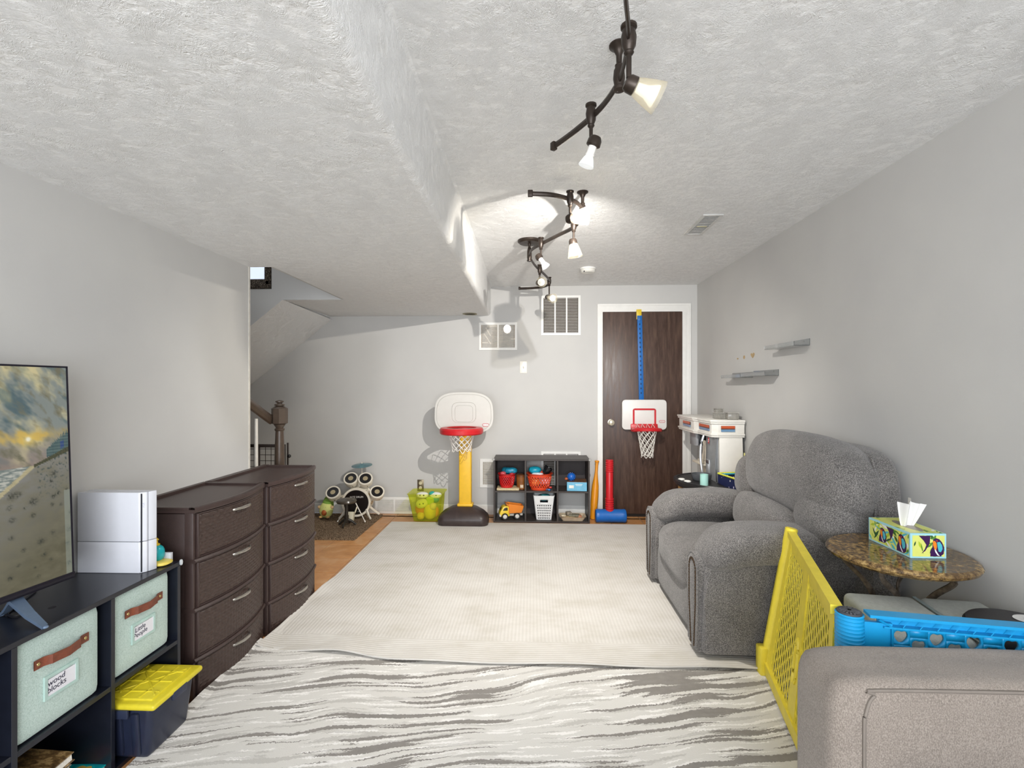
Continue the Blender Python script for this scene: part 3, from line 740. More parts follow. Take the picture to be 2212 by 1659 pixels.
# toy hat / boat
t_ = thing('bath_toy', 'teal and yellow plastic bath toy on the shelf behind the console', 'toy', (-1.475, 1.865, .6125))
b = B(); b.puff((-1.468, 1.862, .621), (.050, .034, .009), 3, 5); b.obj('base', P('#e6cf62', .35), t_)
b = B(); b.puff((-1.450, 1.858, .640), (.033, .030, .022), 2.4, 6, rot=RY(.35)); b.puff((-1.480, 1.866, .655), (.030, .026, .034), 2.4, 6); b.obj('body', P('#18a6ae', .25), t_)
b = B(); b.lathe([(.014, 0), (.016, .006), (.009, .010), (.008, .020), (.012, .024), (.007, .030), (.001, .031)], (-1.481, 1.866, .684), 14); b.obj('cap', P('#e7c230', .35), t_)
o = B(); o.span((-1.47, 1.8855, .6125), (-1.435, 1.899, .650), .001); o = o.obj('card', P('#c9cbd2', .4)); tag(o, 'pale card propped behind the teal bath toy on the shelf', 'card')
t_ = thing('corner_guard', 'clear plastic corner guard on the black shelf corner', 'corner guard', (-1.41, 1.903, .6125))
b = B(); b.puff((-1.412, 1.895, .616), (.018, .011, .003), 2.5, 5); b.puff((-1.404, 1.903, .608), (.006, .006, .012), 2.5, 5); b.obj('bumper', P('#dfe3e6', .12, trans=.45, var=0), t_)
o = B(); o.box((-1.401, 1.935, .105), (.012, .004, .075), .001, rot=RY(.12)); o = o.obj('paper_card', P('#dfe0e4', .5)); tag(o, 'white paper card caught between cube shelf and drawer tower', 'paper')

# television
def tv():
    rz = -math.radians(6.2)   # rotation about z of a panel that would lie along y
    o0 = Vector((-1.530, 1.575, .688)); H = .690; Lw = 1.12; tilt = math.radians(2.2)
    ax = Vector((math.sin(-rz), math.cos(rz), 0))*-1        # along width toward the camera
    nrm = Vector((ax.y, -ax.x, 0)); nrm = nrm if nrm.x > 0 else -nrm
    up = Vector((0, 0, 1))*math.cos(tilt)-nrm*math.sin(tilt); nn = ax.cross(up); nn = nn if nn.x > 0 else -nn
    M = Matrix((ax, up, nn)).transposed().to_4x4(); M.translation = o0   # local x = width, y = up, z = out of the screen
    t_ = thing('television', 'large flat television showing a sunset beach, on the black cube shelf', 'television', (-1.55, 1.2, .6125))
    FR = P('#22202c', .3, metal=.3)
    det = M.to_3x3().determinant()
    b = B(); b.xf = M; b.span((0, -.014, -.020), (Lw, H, -.004), .003); b.obj('back_case', P('#15151a', .5), t_)
    b = B(); b.xf = M
    f = .006
    b.span((0, H-f, -.006), (Lw, H, .001)); b.span((0, 0, -.006), (f, H, .001)); b.span((Lw-f, 0, -.006), (Lw, H, .001)); b.span((0, -.014, -.006), (Lw, .006, .004), .001)
    b.obj('bezel', FR, t_)
    # picture: sunset sky over a beach with houses, painted as colours of the lit screen
    nu, nv = 230, 260
    us = [(i/nu)**2.0 for i in range(nu+1)]      # finer where the screen is in view
    me = bpy.data.meshes.new('screen'); verts = []; faces = []; cols = []
    for i in range(nu+1):
        for j in range(nv+1): verts.append(M @ Vector((f+(Lw-2*f)*us[i], .006+(H-f-.006)*j/nv, .0002)))
    for i in range(nu):
        for j in range(nv):
            a = i*(nv+1)+j; faces.append((a, a+nv+1, a+nv+2, a+1))
    def mixc(a, c_, t): t = max(0, min(1, t)); return [a[k]+(c_[k]-a[k])*t for k in range(3)]
    H_ = lambda h: [int(h[k:k+2], 16)/255 for k in (0, 2, 4)]
    def N2(x, y, z=0, o_=4):
        s = 0; a = 1; t = 0
        for q in range(o_): s += a*noise.noise(Vector((x, y, z+q*7))); t += a; a *= .55; x *= 2.1; y *= 2.1
        return s/t
    rnd = random.Random(5)
    prints = [(rnd.uniform(0, .16), rnd.uniform(.03, .42), rnd.uniform(.6, 1.3)) for _ in range(22)]+[(rnd.uniform(.0, .9), rnd.uniform(.03, .5), rnd.uniform(1, 2)) for _ in range(40)]
    for i in range(nu+1):
        u = us[i]
        for j in range(nv+1):
            v = j/nv
            dune = .600-.60*u if u < .09 else .546
            surf = .546-1.35*(u-.085) if u > .085 else 9          # below this line: dry beach
            if v > dune:
                h = (v-.546)/.454
                c_ = mixc(H_('9a8a80'), H_('8c948f'), h*2.5)
                sl = v-u*1.1
                n1 = N2(u*13+2, sl*7.5, 1); n2 = N2(u*11+5, sl*9.5, 5); n3 = N2(u*25, sl*17, 9)
                c_ = mixc(c_, H_('d3c79c'), (n1+.02)*3.4*(.5+h*.6)); c_ = mixc(c_, H_('566c72'), (n2-.01)*5.0*min(1, h*3))
                c_ = mixc(c_, H_('77745f'), (n3-.05)*3)
                band = math.exp(-((h-.30-n3*.12)/.05)**2); c_ = mixc(c_, H_('d8b65c'), band*(.35+2.2*max(0, n1+.15)))
                gl = math.exp(-((u-.115)/.05)**2-((h-.78)/.25)**2); c_ = mixc(c_, H_('e6d9a2'), gl*(.35+n1*2))
                gl = math.exp(-((u-.106)/.022)**2-((h-.26)/.06)**2); c_ = mixc(c_, H_('f0cf6a'), gl*.8)
                s_ = math.exp(-((u-.106)/.0058)**2-((v-.668)/.010)**2); c_ = mixc(c_, H_('fffbe0'), s_*1.5)
            elif v > surf-.0 and u > .085:
                c_ = mixc(H_('7f8a86'), H_('c9c9be'), .45+N2(u*50, v*110, 4)*3.2)
                if v < surf+.022: c_ = mixc(c_, H_('c8b98c'), .8)
            else:
                d_ = (min(dune, surf)-v)
                c_ = mixc(H_('8d8c86'), H_('67634f'), d_/.5*1.15)
                c_ = mixc(c_, H_('7f7a64'), .25+N2(u*30, v*26, 3)*1.0)
                c_ = mixc(c_, H_('4a5654'), (N2(u*170, v*85, 8, 2)-.12)*4.5*max(0, 1-d_/.20)*(1 if u < .085 else 0))
                for (pu, pv, ps) in prints:
                    dx = (u-pu)/(.0055*ps); dy = (v-pv)/(.0085*ps)
                    if abs(dx) < 3 and abs(dy) < 3: c_ = mixc(c_, H_('33362f'), math.exp(-(dx*dx+dy*dy))*(.55+1.2*N2(u*260, v*150, 2, 1)))
            if u < .060:
                k_ = int(u*620); hz = dune+.050+.060*(1-u/.06)*(.55+.45*((k_*7) % 5)/4)
                if dune+.010 < v < hz: c_ = H_('3f585a') if k_ % 2 else H_('50696a')
                if .012 < u < .022 and dune+.022 < v < dune+.056: c_ = H_('2d4a80')
                if dune+.010 < v < hz and int(v*210) % 3 == 0: c_ = mixc(c_, H_('8a9890'), .35)
            if u < .095 and dune-.008 < v < dune+.012*(1-u/.095)+.004: c_ = mixc(H_('55553a'), H_('3f4230'), .5+N2(u*200, v*200, 3, 2)*2)
            if u < .016-.010*(.44-v)/.44*0 and v < .405: c_ = mixc(c_, H_('a9b8b2'), .42)  # pale strip: a window reflection painted into the screen colours
            cols.append(tuple(lin(max(0, min(1, q))) for q in c_)+(1,))
    me.from_pydata([tuple(v) for v in verts], [], faces)
    at = me.color_attributes.new('picture', 'FLOAT_COLOR', 'POINT')
    for k, q in enumerate(cols): at.data[k].color = q
    m = N('lit_screen'); a = m.n('Attribute', attribute_name='picture').outputs[0]
    m.set(Base_Color=(.01, .01, .01, 1), Roughness=.08, Emission_Color=a, Emission_Strength=.74); me.materials.append(m.m)
    o = bpy.data.objects.new('screen', me); COL.objects.link(o); me.transform(t_.matrix_basis.inverted()); o.parent = t_
    ft = P('#7488a3', .25, metal=.4)
    for s in (.16, Lw-.16):
        p = M @ Vector((s, -.006, -.015)); base = Vector((p.x, p.y, .6125)); fwd = nrm*.165+ax*.045; bk = -nrm*(.02 if s > .5 else .05)
        b = B()
        for dvec in (fwd, bk):
            e = base+dvec; x = dvec.normalized(); L = dvec.length
            b.grid([[Vector((0, 0, 0))+p+ax*.018+Vector((0, 0, -.010)), p-ax*.018+Vector((0, 0, -.010)), p-ax*.018+Vector((0, 0, -.022)), p+ax*.018+Vector((0, 0, -.022))],
                    [(p+e)/2+ax*.014+Vector((0, 0, -.006)), (p+e)/2-ax*.014+Vector((0, 0, -.006)), (p+e)/2-ax*.014+Vector((0, 0, -.016)), (p+e)/2+ax*.014+Vector((0, 0, -.016))],
                    [e+ax*.008+Vector((0, 0, .009)), e-ax*.008+Vector((0, 0, .009)), e-ax*.008+Vector((0, 0, .0004)), e+ax*.008+Vector((0, 0, .0004))]], closed_v=True)
            V = [b.b.verts.new(e+q) for q in ()]
        b.ball(base+fwd+Vector((0, 0, .005)), .008, (1, 1, .6), 6); b.ball(base+bk+Vector((0, 0, .005)), .008, (1, 1, .6), 6)
        b.obj('foot', ft, t_, label='blue-grey metal foot')
    return t_
tv()
o = B(); o.tube(smooth_path([(-1.69, 1.60, .616), (-1.64, 1.50, .616), (-1.60, 1.43, .616), (-1.56, 1.42, .616), (-1.57, 1.46, .616), (-1.62, 1.46, .616), (-1.66, 1.40, .616), (-1.68, 1.30, .616)], 5), .003, 6)
o = o.obj('power_cable', P('#14141a', .4)); tag(o, 'thin black cable curled on the shelf under the television', 'cable')

# ================================================================== DRAWER TOWERS
def drawer_tower():
    W, H = .532, .81; D = .335; bul = .046
    # local: x = 0 at front corner line, bulge to +x; y from 0 (near) to W (far)
    t_ = thing('drawer_tower', '', 'drawers')
    def fx(t): return bul*(1-(2*t-1)**2)
    def curved(b, y0, y1, z0, z1, dx0, dx1, back, n=16, bev=.0):
        rows = []
        for k in range(n+1):
            y = y0+(y1-y0)*k/n; f_ = fx(y/W)
            rows.append([(back, y, z0), (f_+dx0, y, z0), (f_+dx1, y, (z0+z1)/2), (f_+dx0, y, z1), (back, y, z1)])
        vs, V = b.grid(rows, closed_v=True)
        b.b.faces.new(V[0]); b.b.faces.new(V[-1])
    b = B(); b.span((-D, .004, 0), (-.030, W-.004, H-.03), .004)
    b.obj('carcass', BROWNPL, t_, world=False)
    for y in (0, W-.016): b = B(); b.span((-.04, y, 0), (-.002, y+.016, H-.026), .003); b.obj('corner_post', BROWNPL, t_, world=False)
    b = B(); curved(b, -.002, W+.002, H-.026, H-.012, .004, .006, -D)
    # rim around a shallow tray
    rows = []
    for k in range(17):
        y = (W)*k/16; f_ = fx(k/16); rows.append([(f_-.040, y, H-.013), (f_-.022, y, H-.004), (f_-.006, y, H-.002), (f_+.004, y, H-.005), (f_+.006, y, H-.014)])
    b.grid(rows); b.span((-D, 0, H-.013), (-D+.035, W, H)); b.span((-D+.035, 0, H-.013), (-.02, .012, H-.003)); b.span((-D+.035, W-.022, H-.013), (-.02, W, H-.002))
    b.obj('lid', BROWNPL, t_, world=False)
    zs = [(.592, .779), (.386, .576), (.179, .370), (.004, .163)]
    for k, z in enumerate((.584, .378, .171)):
        b = B(); curved(b, -.001, W+.001, z-.008, z+.008, .004, .010, -.05); b.obj('rail', BROWNPL, t_, world=False)
    # woven front: relief grid
    def weave(z0, z1):
        b = B(); ya, yb = .022, W-.022; cy = .018; cz = .0135; nc = int((yb-ya)/cy); nr = int((z1-z0-.012)/cz); s = 4
        rows = []; nu = nc*s; nv = nr*s
        for i in range(nu+1):
            r = []
            for j in range(nv+1):
                y = ya+(yb-ya)*i/nu; z = z0+.006+(z1-z0-.012)*j/nv; ci = i//s; cj = j//s
                u = (i % s)/s; v = (j % s)/s
                if (ci+cj) % 2: h = math.sin(PI*v)*(.55+.45*math.sin(PI*u))
                else: h = math.sin(PI*u)*.45*(.6+.4*math.sin(PI*v))
                if i in (0, nu) or j in (0, nv): h = -1
                r.append((fx(y/W)-.004+.0045*h, y, z))
            rows.append(r)
        b.grid(rows); return b
    for k, (z0, z1) in enumerate(zs):
        b = B()
        rows = []
        for q in range(17):
            y = .018+(W-.036)*q/16; f_ = fx(y/W); rows.append([(f_-.03, y, z0), (f_-.003, y, z0), (f_-.0015, y, z0+.004), (f_-.004, y, z0+.006), (f_-.009, y, z0+.008), (f_-.009, y, z1-.008), (f_-.004, y, z1-.006), (f_-.0015, y, z1-.004), (f_-.003, y, z1), (f_-.03, y, z1)])
        vs, V = b.grid(rows, closed_v=True); b.b.faces.new(V[0]); b.b.faces.new(V[-1])
        for y in (.018, W-.030): b.span((fx(y/W)-.010, y, z0+.002), (fx((y+.008)/W)-.001, y+.012, z1-.002), .002)
        dr = b.obj('drawer', BROWNPL, t_, world=False)
        weave(z0, z1).obj('woven_front', WEAVE, dr, world=False, angle=60)
        b = B(); zc = z1-.030; yc = W/2
        pts = [(fx(.5)+.004-.010, yc-.062, zc-.002), (fx(.5)+.004, yc-.055, zc), (fx(.5)+.019, yc-.03, zc+.002), (fx(.5)+.023, yc, zc+.003), (fx(.5)+.019, yc+.03, zc+.002), (fx(.5)+.004, yc+.055, zc), (fx(.5)-.006, yc+.062, zc-.002)]
        b.tube(smooth_path(pts, 3), [.006]*7+[.0075]*5+[.006]*7, 8, flat=.75); b.obj('handle', P('#a9a49c', .22, metal=.75, var=.05), dr, world=False)
    return t_
WEAVE = P('#40322d', .38, var=.10, scale=60)
dt = drawer_tower(); dt['label'] = 'brown woven-front four-drawer tower nearer the television, beside the black shelf'; dt['group'] = 'brown woven drawer towers'
dt.location = (-1.402, 1.972, .0012); dt.matrix_basis = Matrix.Translation(dt.location)
d2 = copy_tree(dt); d2.location = (-1.388, 2.512, .0012); d2.scale = (1, 1.055, 1)
d2['label'] = 'brown woven-front four-drawer tower farther away, in front of the stair newel post'

# ================================================================== STAIR RAIL AND GATE
RAILM = P('#4f4238', .35, var=.08, scale=30)
t_ = thing('newel_post', 'turned brown newel post with ball finial at the foot of the stairs', 'post', (-1.738, 3.30, 0))
b = B()
b.lathe([(.040, 0), (.040, .30)], (-1.738, 3.3, 0), 8)
b.lathe([(.034, .30), (.040, .32), (.030, .36), (.033, .50), (.034, .70), (.030, .90), (.026, 1.005), (.030, 1.008), (.033, 1.016), (.030, 1.022), (.024, 1.026), (.027, 1.034), (.036, 1.046), (.037, 1.050), (.030, 1.054)], (-1.738, 3.3, 0), 24)
b.obj('post_shaft', RAILM, t_)
b = B(); b.lathe([(.040, 0), (.052, .006), (.052, .108), (.040, .116)], (-1.738, 3.3, 1.052), 8, M=Matrix.Translation((-1.738, 3.3, 0)) @ Matrix.Rotation(PI/8, 4, 'Z') @ Matrix.Translation((1.738, -3.3, 0))); b.obj('post_block', RAILM, t_)
b = B(); b.lathe([(.034, 0), (.035, .006), (.022, .010), (.034, .016), (.033, .022), (.016, .027), (.015, .031), (.027, .038), (.027, .044), (.012, .050), (.001, .052)], (-1.738, 3.3, 1.166), 20); b.obj('finial', RAILM, t_)
t_ = thing('handrail', 'sloping brown handrail running up from the newel post behind the left wall', 'handrail', (-1.80, 3.2, 1.1))
b = B(); p0 = Vector((-1.790, 3.28, 1.088)); p1 = Vector((-1.775, 2.935, 1.240)); p2 = p1+(p1-p0)*1.0
b.tube([p0, p1, p2], .028, 10, flat=.75); b.tube([p0+Vector((0, 0, -.02)), p2+Vector((0, 0, -.02))], .018, 8, flat=.9); b.obj('rail', RAILM, t_)
for y, z, x in ((3.13, 1.12, -1.805), (2.962, 1.20, -1.772)):
    o = B(); o.lathe([(.012, .10), (.014, .3), (.018, .45), (.013, .6), (.011, z-.02)], (x, y, 0), 12); o = o.obj('baluster', P('#e6e2da', .4))
    tag(o, 'white turned stair baluster '+('midway between newel post and wall end' if y > 3 else 'right against the end of the left wall'), 'baluster', 'stair balusters')
t_ = thing('pet_gate', 'low black wire-mesh gate behind the newel post', 'gate', (-2.1, 3.47, 0))
GB = P('#2a211c', .5)
b = B(); y = 3.47
b.span((-2.75, y-.008, .870), (-1.795, y+.008, .893), .003); b.span((-2.75, y-.008, .03), (-1.795, y+.008, .055), .003)
for x in (-1.985, -2.40, -2.75, -1.795): b.span((x-.010, y-.010, .0), (x+.010, y+.010, .893), .003)
b.obj('gate_frame', GB, t_)
b = B()
for k in range(22): x = -2.73+k*.042; b.cyl((x, y, .05), (x, y, .88), .0022, n=5)
for k in range(19): z = .085+k*.043; b.cyl((-2.75, y, z), (-1.80, y, z), .0022, n=5)
b.obj('wire_mesh', GB, t_, kind='stuff')
b = B(); b.span((-1.772, y-.006, .70), (-1.762, y+.006, .905), .002); b.obj('hinge_bar', GB, t_)
b = B(); b.ball((-1.757, y, .808), .013, n=8); b.obj('knob', P('#0f0d0c', .4), t_)

# ================================================================== TOY DRUM KIT
DW = P('#e4dccb', .4, var=.05, scale=30); DB = P('#120d0c', .3); DT = P('#b79e77', .4, metal=.3, var=.2)
bc = Vector((-1.715, 4.70, .185))
t_ = thing('toy_drum_kit', 'white toy drum kit with four small drums and a cymbal, on the shag rug', 'drum kit', (-1.715, 4.76, .026))
M = frame(bc, (math.cos(.10), math.sin(.10), 0), (0, 0, 1)); M3 = M
b = B(); b.lathe([(.118, .006), (.122, .012), (.138, .012), (.141, .004), (.141, -.014), (.132, -.018), (.132, -.125), (.140, -.130), (.140, -.148), (.001, -.150)], M=M, n=40, cap=False); b.obj('bass_drum', DW, t_)
b = B(); b.lathe([(.001, .007), (.119, .007), (.120, 0)], M=M, n=40, cap=False); hd = b.obj('drum_head', DB, t_)
b = B(); b.text('JAZZ DRUM', .024, M @ Matrix.Translation((.005, .052, .0075)), .0003); b.obj('lettering', P('#e9e6de', .5), hd)
b = B(); b.text('music', .012, M @ Matrix.Translation((.03, -.088, .0075)), .0003); b.obj('lettering', P('#cfd6cf', .5), hd)
for a in (.55, 1.0, 1.57, 2.1, -.1, 3.3):
    b = B(); c = bc+Vector((.134*math.cos(a), .045, .134*math.sin(a))); b.box(c, (.024, .075, .014), .004, rot=RY(PI/2-a)); b.obj('lug', DT if a in (.55, -.1) else DW, t_)
for sx in (-1, 1):
    b = B(); b.tube(smooth_path([(bc.x+sx*.10, 4.70, .12), (bc.x+sx*.125, 4.685, .07), (bc.x+sx*.155, 4.665, .032)], 4), [.015]*5+[.012]*4, 8, flat=.6); b.obj('leg', DW, t_)
    b = B(); b.tube(smooth_path([(bc.x+sx*.10, 4.80, .12), (bc.x+sx*.14, 4.83, .07), (bc.x+sx*.18, 4.85, .034)], 4), .012, 8, flat=.6); b.obj('leg', DW, t_)
def tom(c, tilt, yaw, num):
    c = Vector(c); n_ = Vector((math.sin(yaw)*math.cos(tilt), -math.cos(yaw)*math.cos(tilt), math.sin(tilt)))
    x = n_.cross(Vector((0, 0, 1))).normalized()*-1; y = n_.cross(x); y = y if y.z > 0 else -y; x = y.cross(n_)
    M = Matrix((x, y, n_)).transposed().to_4x4(); M.translation = c
    b = B(); b.lathe([(.054, .002), (.057, .005), (.068, .005), (.071, 0), (.071, -.012), (.066, -.016), (.064, -.065), (.050, -.078), (.001, -.080)], M=M, n=32, cap=False); dm = b.obj('small_drum', DW, t_)
    b = B(); b.lathe([(.001, .0035), (.056, .0035), (.056, 0)], M=M, n=32, cap=False); b.obj('drum_head', DB, dm)
    b = B(); b.lathe([(.001, .005), (.012, .005), (.012, .0045), (.015, .0045), (.015, .005), (.024, .005), (.024, .0035)], M=M, n=24, cap=False); b.obj('badge', P('#b4a584', .4, metal=.3), dm)
    b = B(); Mt = Matrix((x, n_*-1, y)).transposed().to_4x4()
    b.text(str(num), .026, frame(c+(-n_)*.045+(-y)*.0655+x*.02, x, n_), .0006); b.obj('lettering', P('#5a4c3a', .5), dm)
tom((-1.785, 4.745, .408), .72, .12, 2); tom((-1.640, 4.745, .408), .72, .22, 3); tom((-1.945, 4.70, .280), .72, .10, 4); tom((-1.515, 4.72, .285), .72, .35, 1)
for c0, c1 in (((-1.88, 4.74, .22), (-1.83, 4.75, .24)), ((-1.55, 4.75, .23), (-1.60, 4.76, .25))):
    b = B(); b.tube([Vector(c0)+Vector((0, .02, .0)), Vector(c1)], .018, 8); b.obj('bracket', DW, t_)
b = B(); b.tube([(-1.715, 4.79, .32), (-1.715, 4.80, .40)], .02, 8); b.obj('bracket', DW, t_)
b = B(); b.cyl((-1.705, 4.83, .34), (-1.705, 4.83, .555), .0045, n=10); b.obj('cymbal_stand', DW, t_)
b = B(); Mc = Matrix.Translation((-1.705, 4.83, .527)) @ Matrix.Rotation(.10, 4, 'X') @ Matrix.Rotation(-.03, 4, 'Y')
b.lathe([(.001, .014), (.012, .012), (.030, .006), (.100, -.004), (.100, -.006), (.030, .003), (.001, .006)], M=Mc, n=32); b.obj('cymbal', P('#5e8a93', .3, metal=.4, var=.2), t_)
b = B(); b.box((-1.728, 4.60, .075), (.055, .05, .085), .006, rot=RX(-.3)); b.tube([(-1.70, 4.62, .10), (-1.690, 4.66, .155)], .007, 8); b.obj('kick_pedal', P('#d8d0b8', .4), t_)
for p0, p1, nm in (((-1.665, 4.55, .215), (-1.585, 4.575, .034), 'right'), ((-1.755, 4.53, .15), (-1.845, 4.57, .034), 'left')):
    o = B(); o.cyl(p0, p1, .0052, .0042, 8); o.ball(p1, .0075, n=6); o = o.obj('drumstick', P('#ece6dc', .4)); tag(o, 'white toy drumstick leaning '+nm+' of the black stool stem', 'drumstick', 'toy drumsticks')
t_ = thing('toy_stool', 'small black round drum stool in front of the toy drum kit', 'stool', (-1.722, 4.47, .026))
sc = Vector((-1.722, 4.47, 0)); ST = P('#2c2722', .3)
b = B(); b.lathe([(.001, 0), (.086, 0), (.092, .012), (.086, .026), (.050, .034), (.001, .036)], (sc.x, sc.y, .238), 32); b.obj('seat', P('#4b443b', .25), t_)
b = B(); b.cyl((sc.x, sc.y, .06), (sc.x, sc.y, .24), .015, n=14); b.cyl((sc.x, sc.y, .055), (sc.x, sc.y, .12), .02, n=14); b.obj('stem', ST, t_)
for a in (-PI/2, -PI/2+1.9, -PI/2-1.9, PI/2):
    b = B(); e = sc+Vector((.085*math.cos(a), .085*math.sin(a), .03)); b.tube([sc+Vector((0, 0, .085)), sc+Vector((.04*math.cos(a), .04*math.sin(a), .066)), e], [.014, .012, .010], 8, flat=.9); b.obj('leg', ST, t_)
# avocado plush
def plush(name, label, c, parts, rz=0, cat='plush toy', group=None):
    t_ = thing(name, label, cat, (c[0], c[1], c[2]), rz, group)
    for nm, col, pos, rad, sc_ in parts:
        b = B(); p = Vector(c)+RZ(rz) @ Vector(pos); b.puff(p, (rad*sc_[0], rad*sc_[1], rad*sc_[2]), 2.05, 5, rot=RZ(rz)); b.obj(nm, P(col, .9, bump=.3, bs=250), t_)
    return t_
ac = (-2.025, 4.725, .026)
t_ = thing('avocado_plush', 'round avocado-shaped plush toy with a green cap, on the shag rug', 'plush toy', ac)
b = B(); b.puff((-2.025, 4.73, .105), (.066, .045, .082), 2.2, 7, lambda q, p: Vector((q.x*(1-.22*max(0, p.z)), q.y, q.z))); b.obj('body', P('#dfe38b', .9, bump=.3, bs=200), t_)
b = B(); b.puff((-2.018, 4.735, .172), (.042, .036, .036), 2.1, 6); b.obj('cap', P('#86b04a', .9, bump=.3, bs=200), t_)
b = B(); b.puff((-2.028, 4.690, .082), (.026, .016, .030), 2.0, 5); b.obj('pit', P('#b5602a', .5), t_)
for dx in (-.062, .062): b = B(); b.puff((-2.025+dx, 4.72, .130), (.018, .016, .016), 2, 4); b.obj('arm', P('#d9b88a', .9), t_)
for dx in (-.040, .030): b = B(); b.puff((-2.025+dx, 4.70, .038), (.018, .02, .012), 2, 4); b.obj('foot', P('#d9b070', .9), t_)
for dx in (-.010, .010): b = B(); b.ball((-2.025+dx, 4.6905, .135), .003, n=4); b.obj('eye', P('#222222', .3), t_)
o = B(); o.puff((-2.06, 4.85, .215), (.03, .03, .035), 2.1, 5); o.puff((-2.06, 4.87, .12), (.05, .04, .09), 2.3, 5); o = o.obj('avocado_plush', P('#7fa042', .9, bump=.3)); tag(o, 'green plush half hidden behind the left small drum', 'plush toy')

# ================================================================== LIME TUB OF PLUSH TOYS
LIME = N('lime_translucent_plastic'); LIME.set(Base_Color=C('#c3cf3e'), Roughness=.35)
_t = LIME.n('BsdfTransparent', {0: C('#eef09a')}); _m = LIME.n('MixShader', {0: .80, 1: LIME.b.outputs[0], 2: _t.outputs[0]})
LIME.t.links.new(_m.outputs[0], LIME.t.nodes['Material Output'].inputs[0]); LIME = LIME.m
t_ = thing('storage_tub', 'lime green translucent tub full of plush toys, below the brass outlet', 'storage tub', (-1.03, 4.79, .015))
def ringpts(w, d, r, z, cx, cy): return [(cx+x, cy+y, z) for x, y in rrect(w, d, r, 5)]
tcx, tcy = -1.030, 4.785
b = B(); rows = [ringpts(.252, .21, .02, .015, tcx+.005, tcy), ringpts(.30, .245, .022, .195, tcx-.005, tcy), ringpts(.315, .255, .025, .255, tcx-.01, tcy), ringpts(.345, .275, .03, .278, tcx-.005, tcy), ringpts(.352, .28, .03, .275, tcx-.005, tcy)]
vs, V = b.grid(rows, closed_v=True); b.b.faces.new(V[0]); b.obj('tub', LIME, t_)
Z0 = .017
toys = [('#e9c65a', (-1.085, 4.715, .058), (.036, .034, .036), 'small cream ball at the bottom of lime tub', 'ball'),
 ('#e8d254', (-1.000, 4.735, .095), (.062, .05, .078), 'yellow pear-shaped plush in lime tub', 'plush toy'),
 ('#e07a2c', (-1.095, 4.755, .115), (.055, .05, .06), 'orange plush body at the left of lime tub', 'plush toy'),
 ('#ecd9a0', (-.965, 4.715, .150), (.035, .034, .035), 'cream ball high on the right in lime tub', 'ball'),
 ('#b9d23a', (-1.005, 4.745, .195), (.045, .04, .042), 'lime green plush ball in the middle of lime tub', 'plush toy'),
 ('#3f9c92', (-.955, 4.78, .205), (.04, .036, .035), 'teal plush at the right of lime tub', 'plush toy'),
 ('#e8902f', (-.945, 4.76, .085), (.03, .035, .05), 'orange-yellow plush at the lower right of lime tub', 'plush toy')]
for col, c, h, lab, cat in toys:
    o = B(); o.puff(c, h, 2.1, 6, lambda q, p: q*(1+.03*noise.noise(p*3))); o = o.obj('plush_ball' if cat == 'ball' else 'plush_toy', P(col, .9, bump=.4, bs=180)); tag(o, lab, cat, 'toys in the lime tub')
t_ = thing('plush_toy', 'pale plush egg with a face tilted at the front of lime tub', 'plush toy', (-1.075, 4.715, .15), group='toys in the lime tub')
b = B(); b.puff((-1.075, 4.715, .175), (.060, .04, .045), 2.1, 7, rot=RY(-.25)); b.obj('body', P('#e7e79a', .9, bump=.4, bs=180), t_)
for dx, dz in ((-.012, .006), (.022, .012)): b = B(); b.ball((-1.075+dx, 4.676, .172+dz), .007, (1, .3, 1), 6); b.obj('eye', P('#5b6a2a', .4), t_)
for dx, lab, colr in ((-.055, 'white plush head with black eyes at the left rim of lime tub', '#efeee2'), (.075, 'white and teal plush head at the right rim of lime tub', '#f0f1ea')):
    t_ = thing('plush_toy', lab, 'plush toy', (tcx+dx, 4.78, .22), group='toys in the lime tub')
    b = B(); b.puff((tcx+dx, 4.79, .240), (.062, .05, .032), 2.1, 7); b.obj('head', P(colr, .9, bump=.4, bs=180), t_)
    if dx > 0: b = B(); b.puff((tcx+dx-.035, 4.79, .255), (.030, .035, .025), 2.1, 5); b.obj('ear', P('#35a79a', .9), t_)
    for q in ((-.014, .02) if dx < 0 else (.012,)): b = B(); b.ball((tcx+dx+q, 4.745, .248), .0085, (1, .4, .9), 6); b.obj('eye', P('#15120f', .3), t_)

# ================================================================== BASKETBALL HOOPS
REDP = P('#c8242b', .35, var=.04); STICK = P('#b8323c', .4)
def net(b, c, r0, r1, z0, z1, n=10, rows_=6, th=.0032, sway=.0):
    c = Vector(c)
    for s in (1, -1):
        for k in range(n):
            pts = []
            for j in range(rows_*2+1):
                t_n = j/(rows_*2); rr = r0+(r1-r0)*(t_n**.7); a = 2*PI*(k+s*t_n*rows_/2*.9)/n
                pts.append((c.x+rr*math.cos(a)+sway*t_n, c.y+rr*math.sin(a), z0+(z1-z0)*t_n+.006*math.sin(a*3+k)*t_n))
            b.tube(pts, th, 5)
    for k in range(n):
        a = 2*PI*(k+rows_/2*.9)/n; rr = r1
        pts = []
        for q in range(7):
            t_n = q/6; pts.append((c.x+sway+(rr)*math.cos(a+(t_n-.5)*2*PI/n), c.y+rr*math.sin(a+(t_n-.5)*2*PI/n), z1-.028*math.sin(PI*t_n)*(1+.4*math.sin(k*2.3))))
        b.tube(pts, th, 5)
t_ = thing('toy_basketball_hoop', 'freestanding toy basketball hoop with yellow post and black base', 'basketball hoop', (-.655, 4.62, .015))
hx = -.655
b = B(); rows = []
base = [(0, .225, .235, .016), (.0, .235, .238, .05), (.0, .225, .23, .085), (.03, .20, .20, .115), (.05, .14, .13, .160), (.055, .09, .07, .172)]
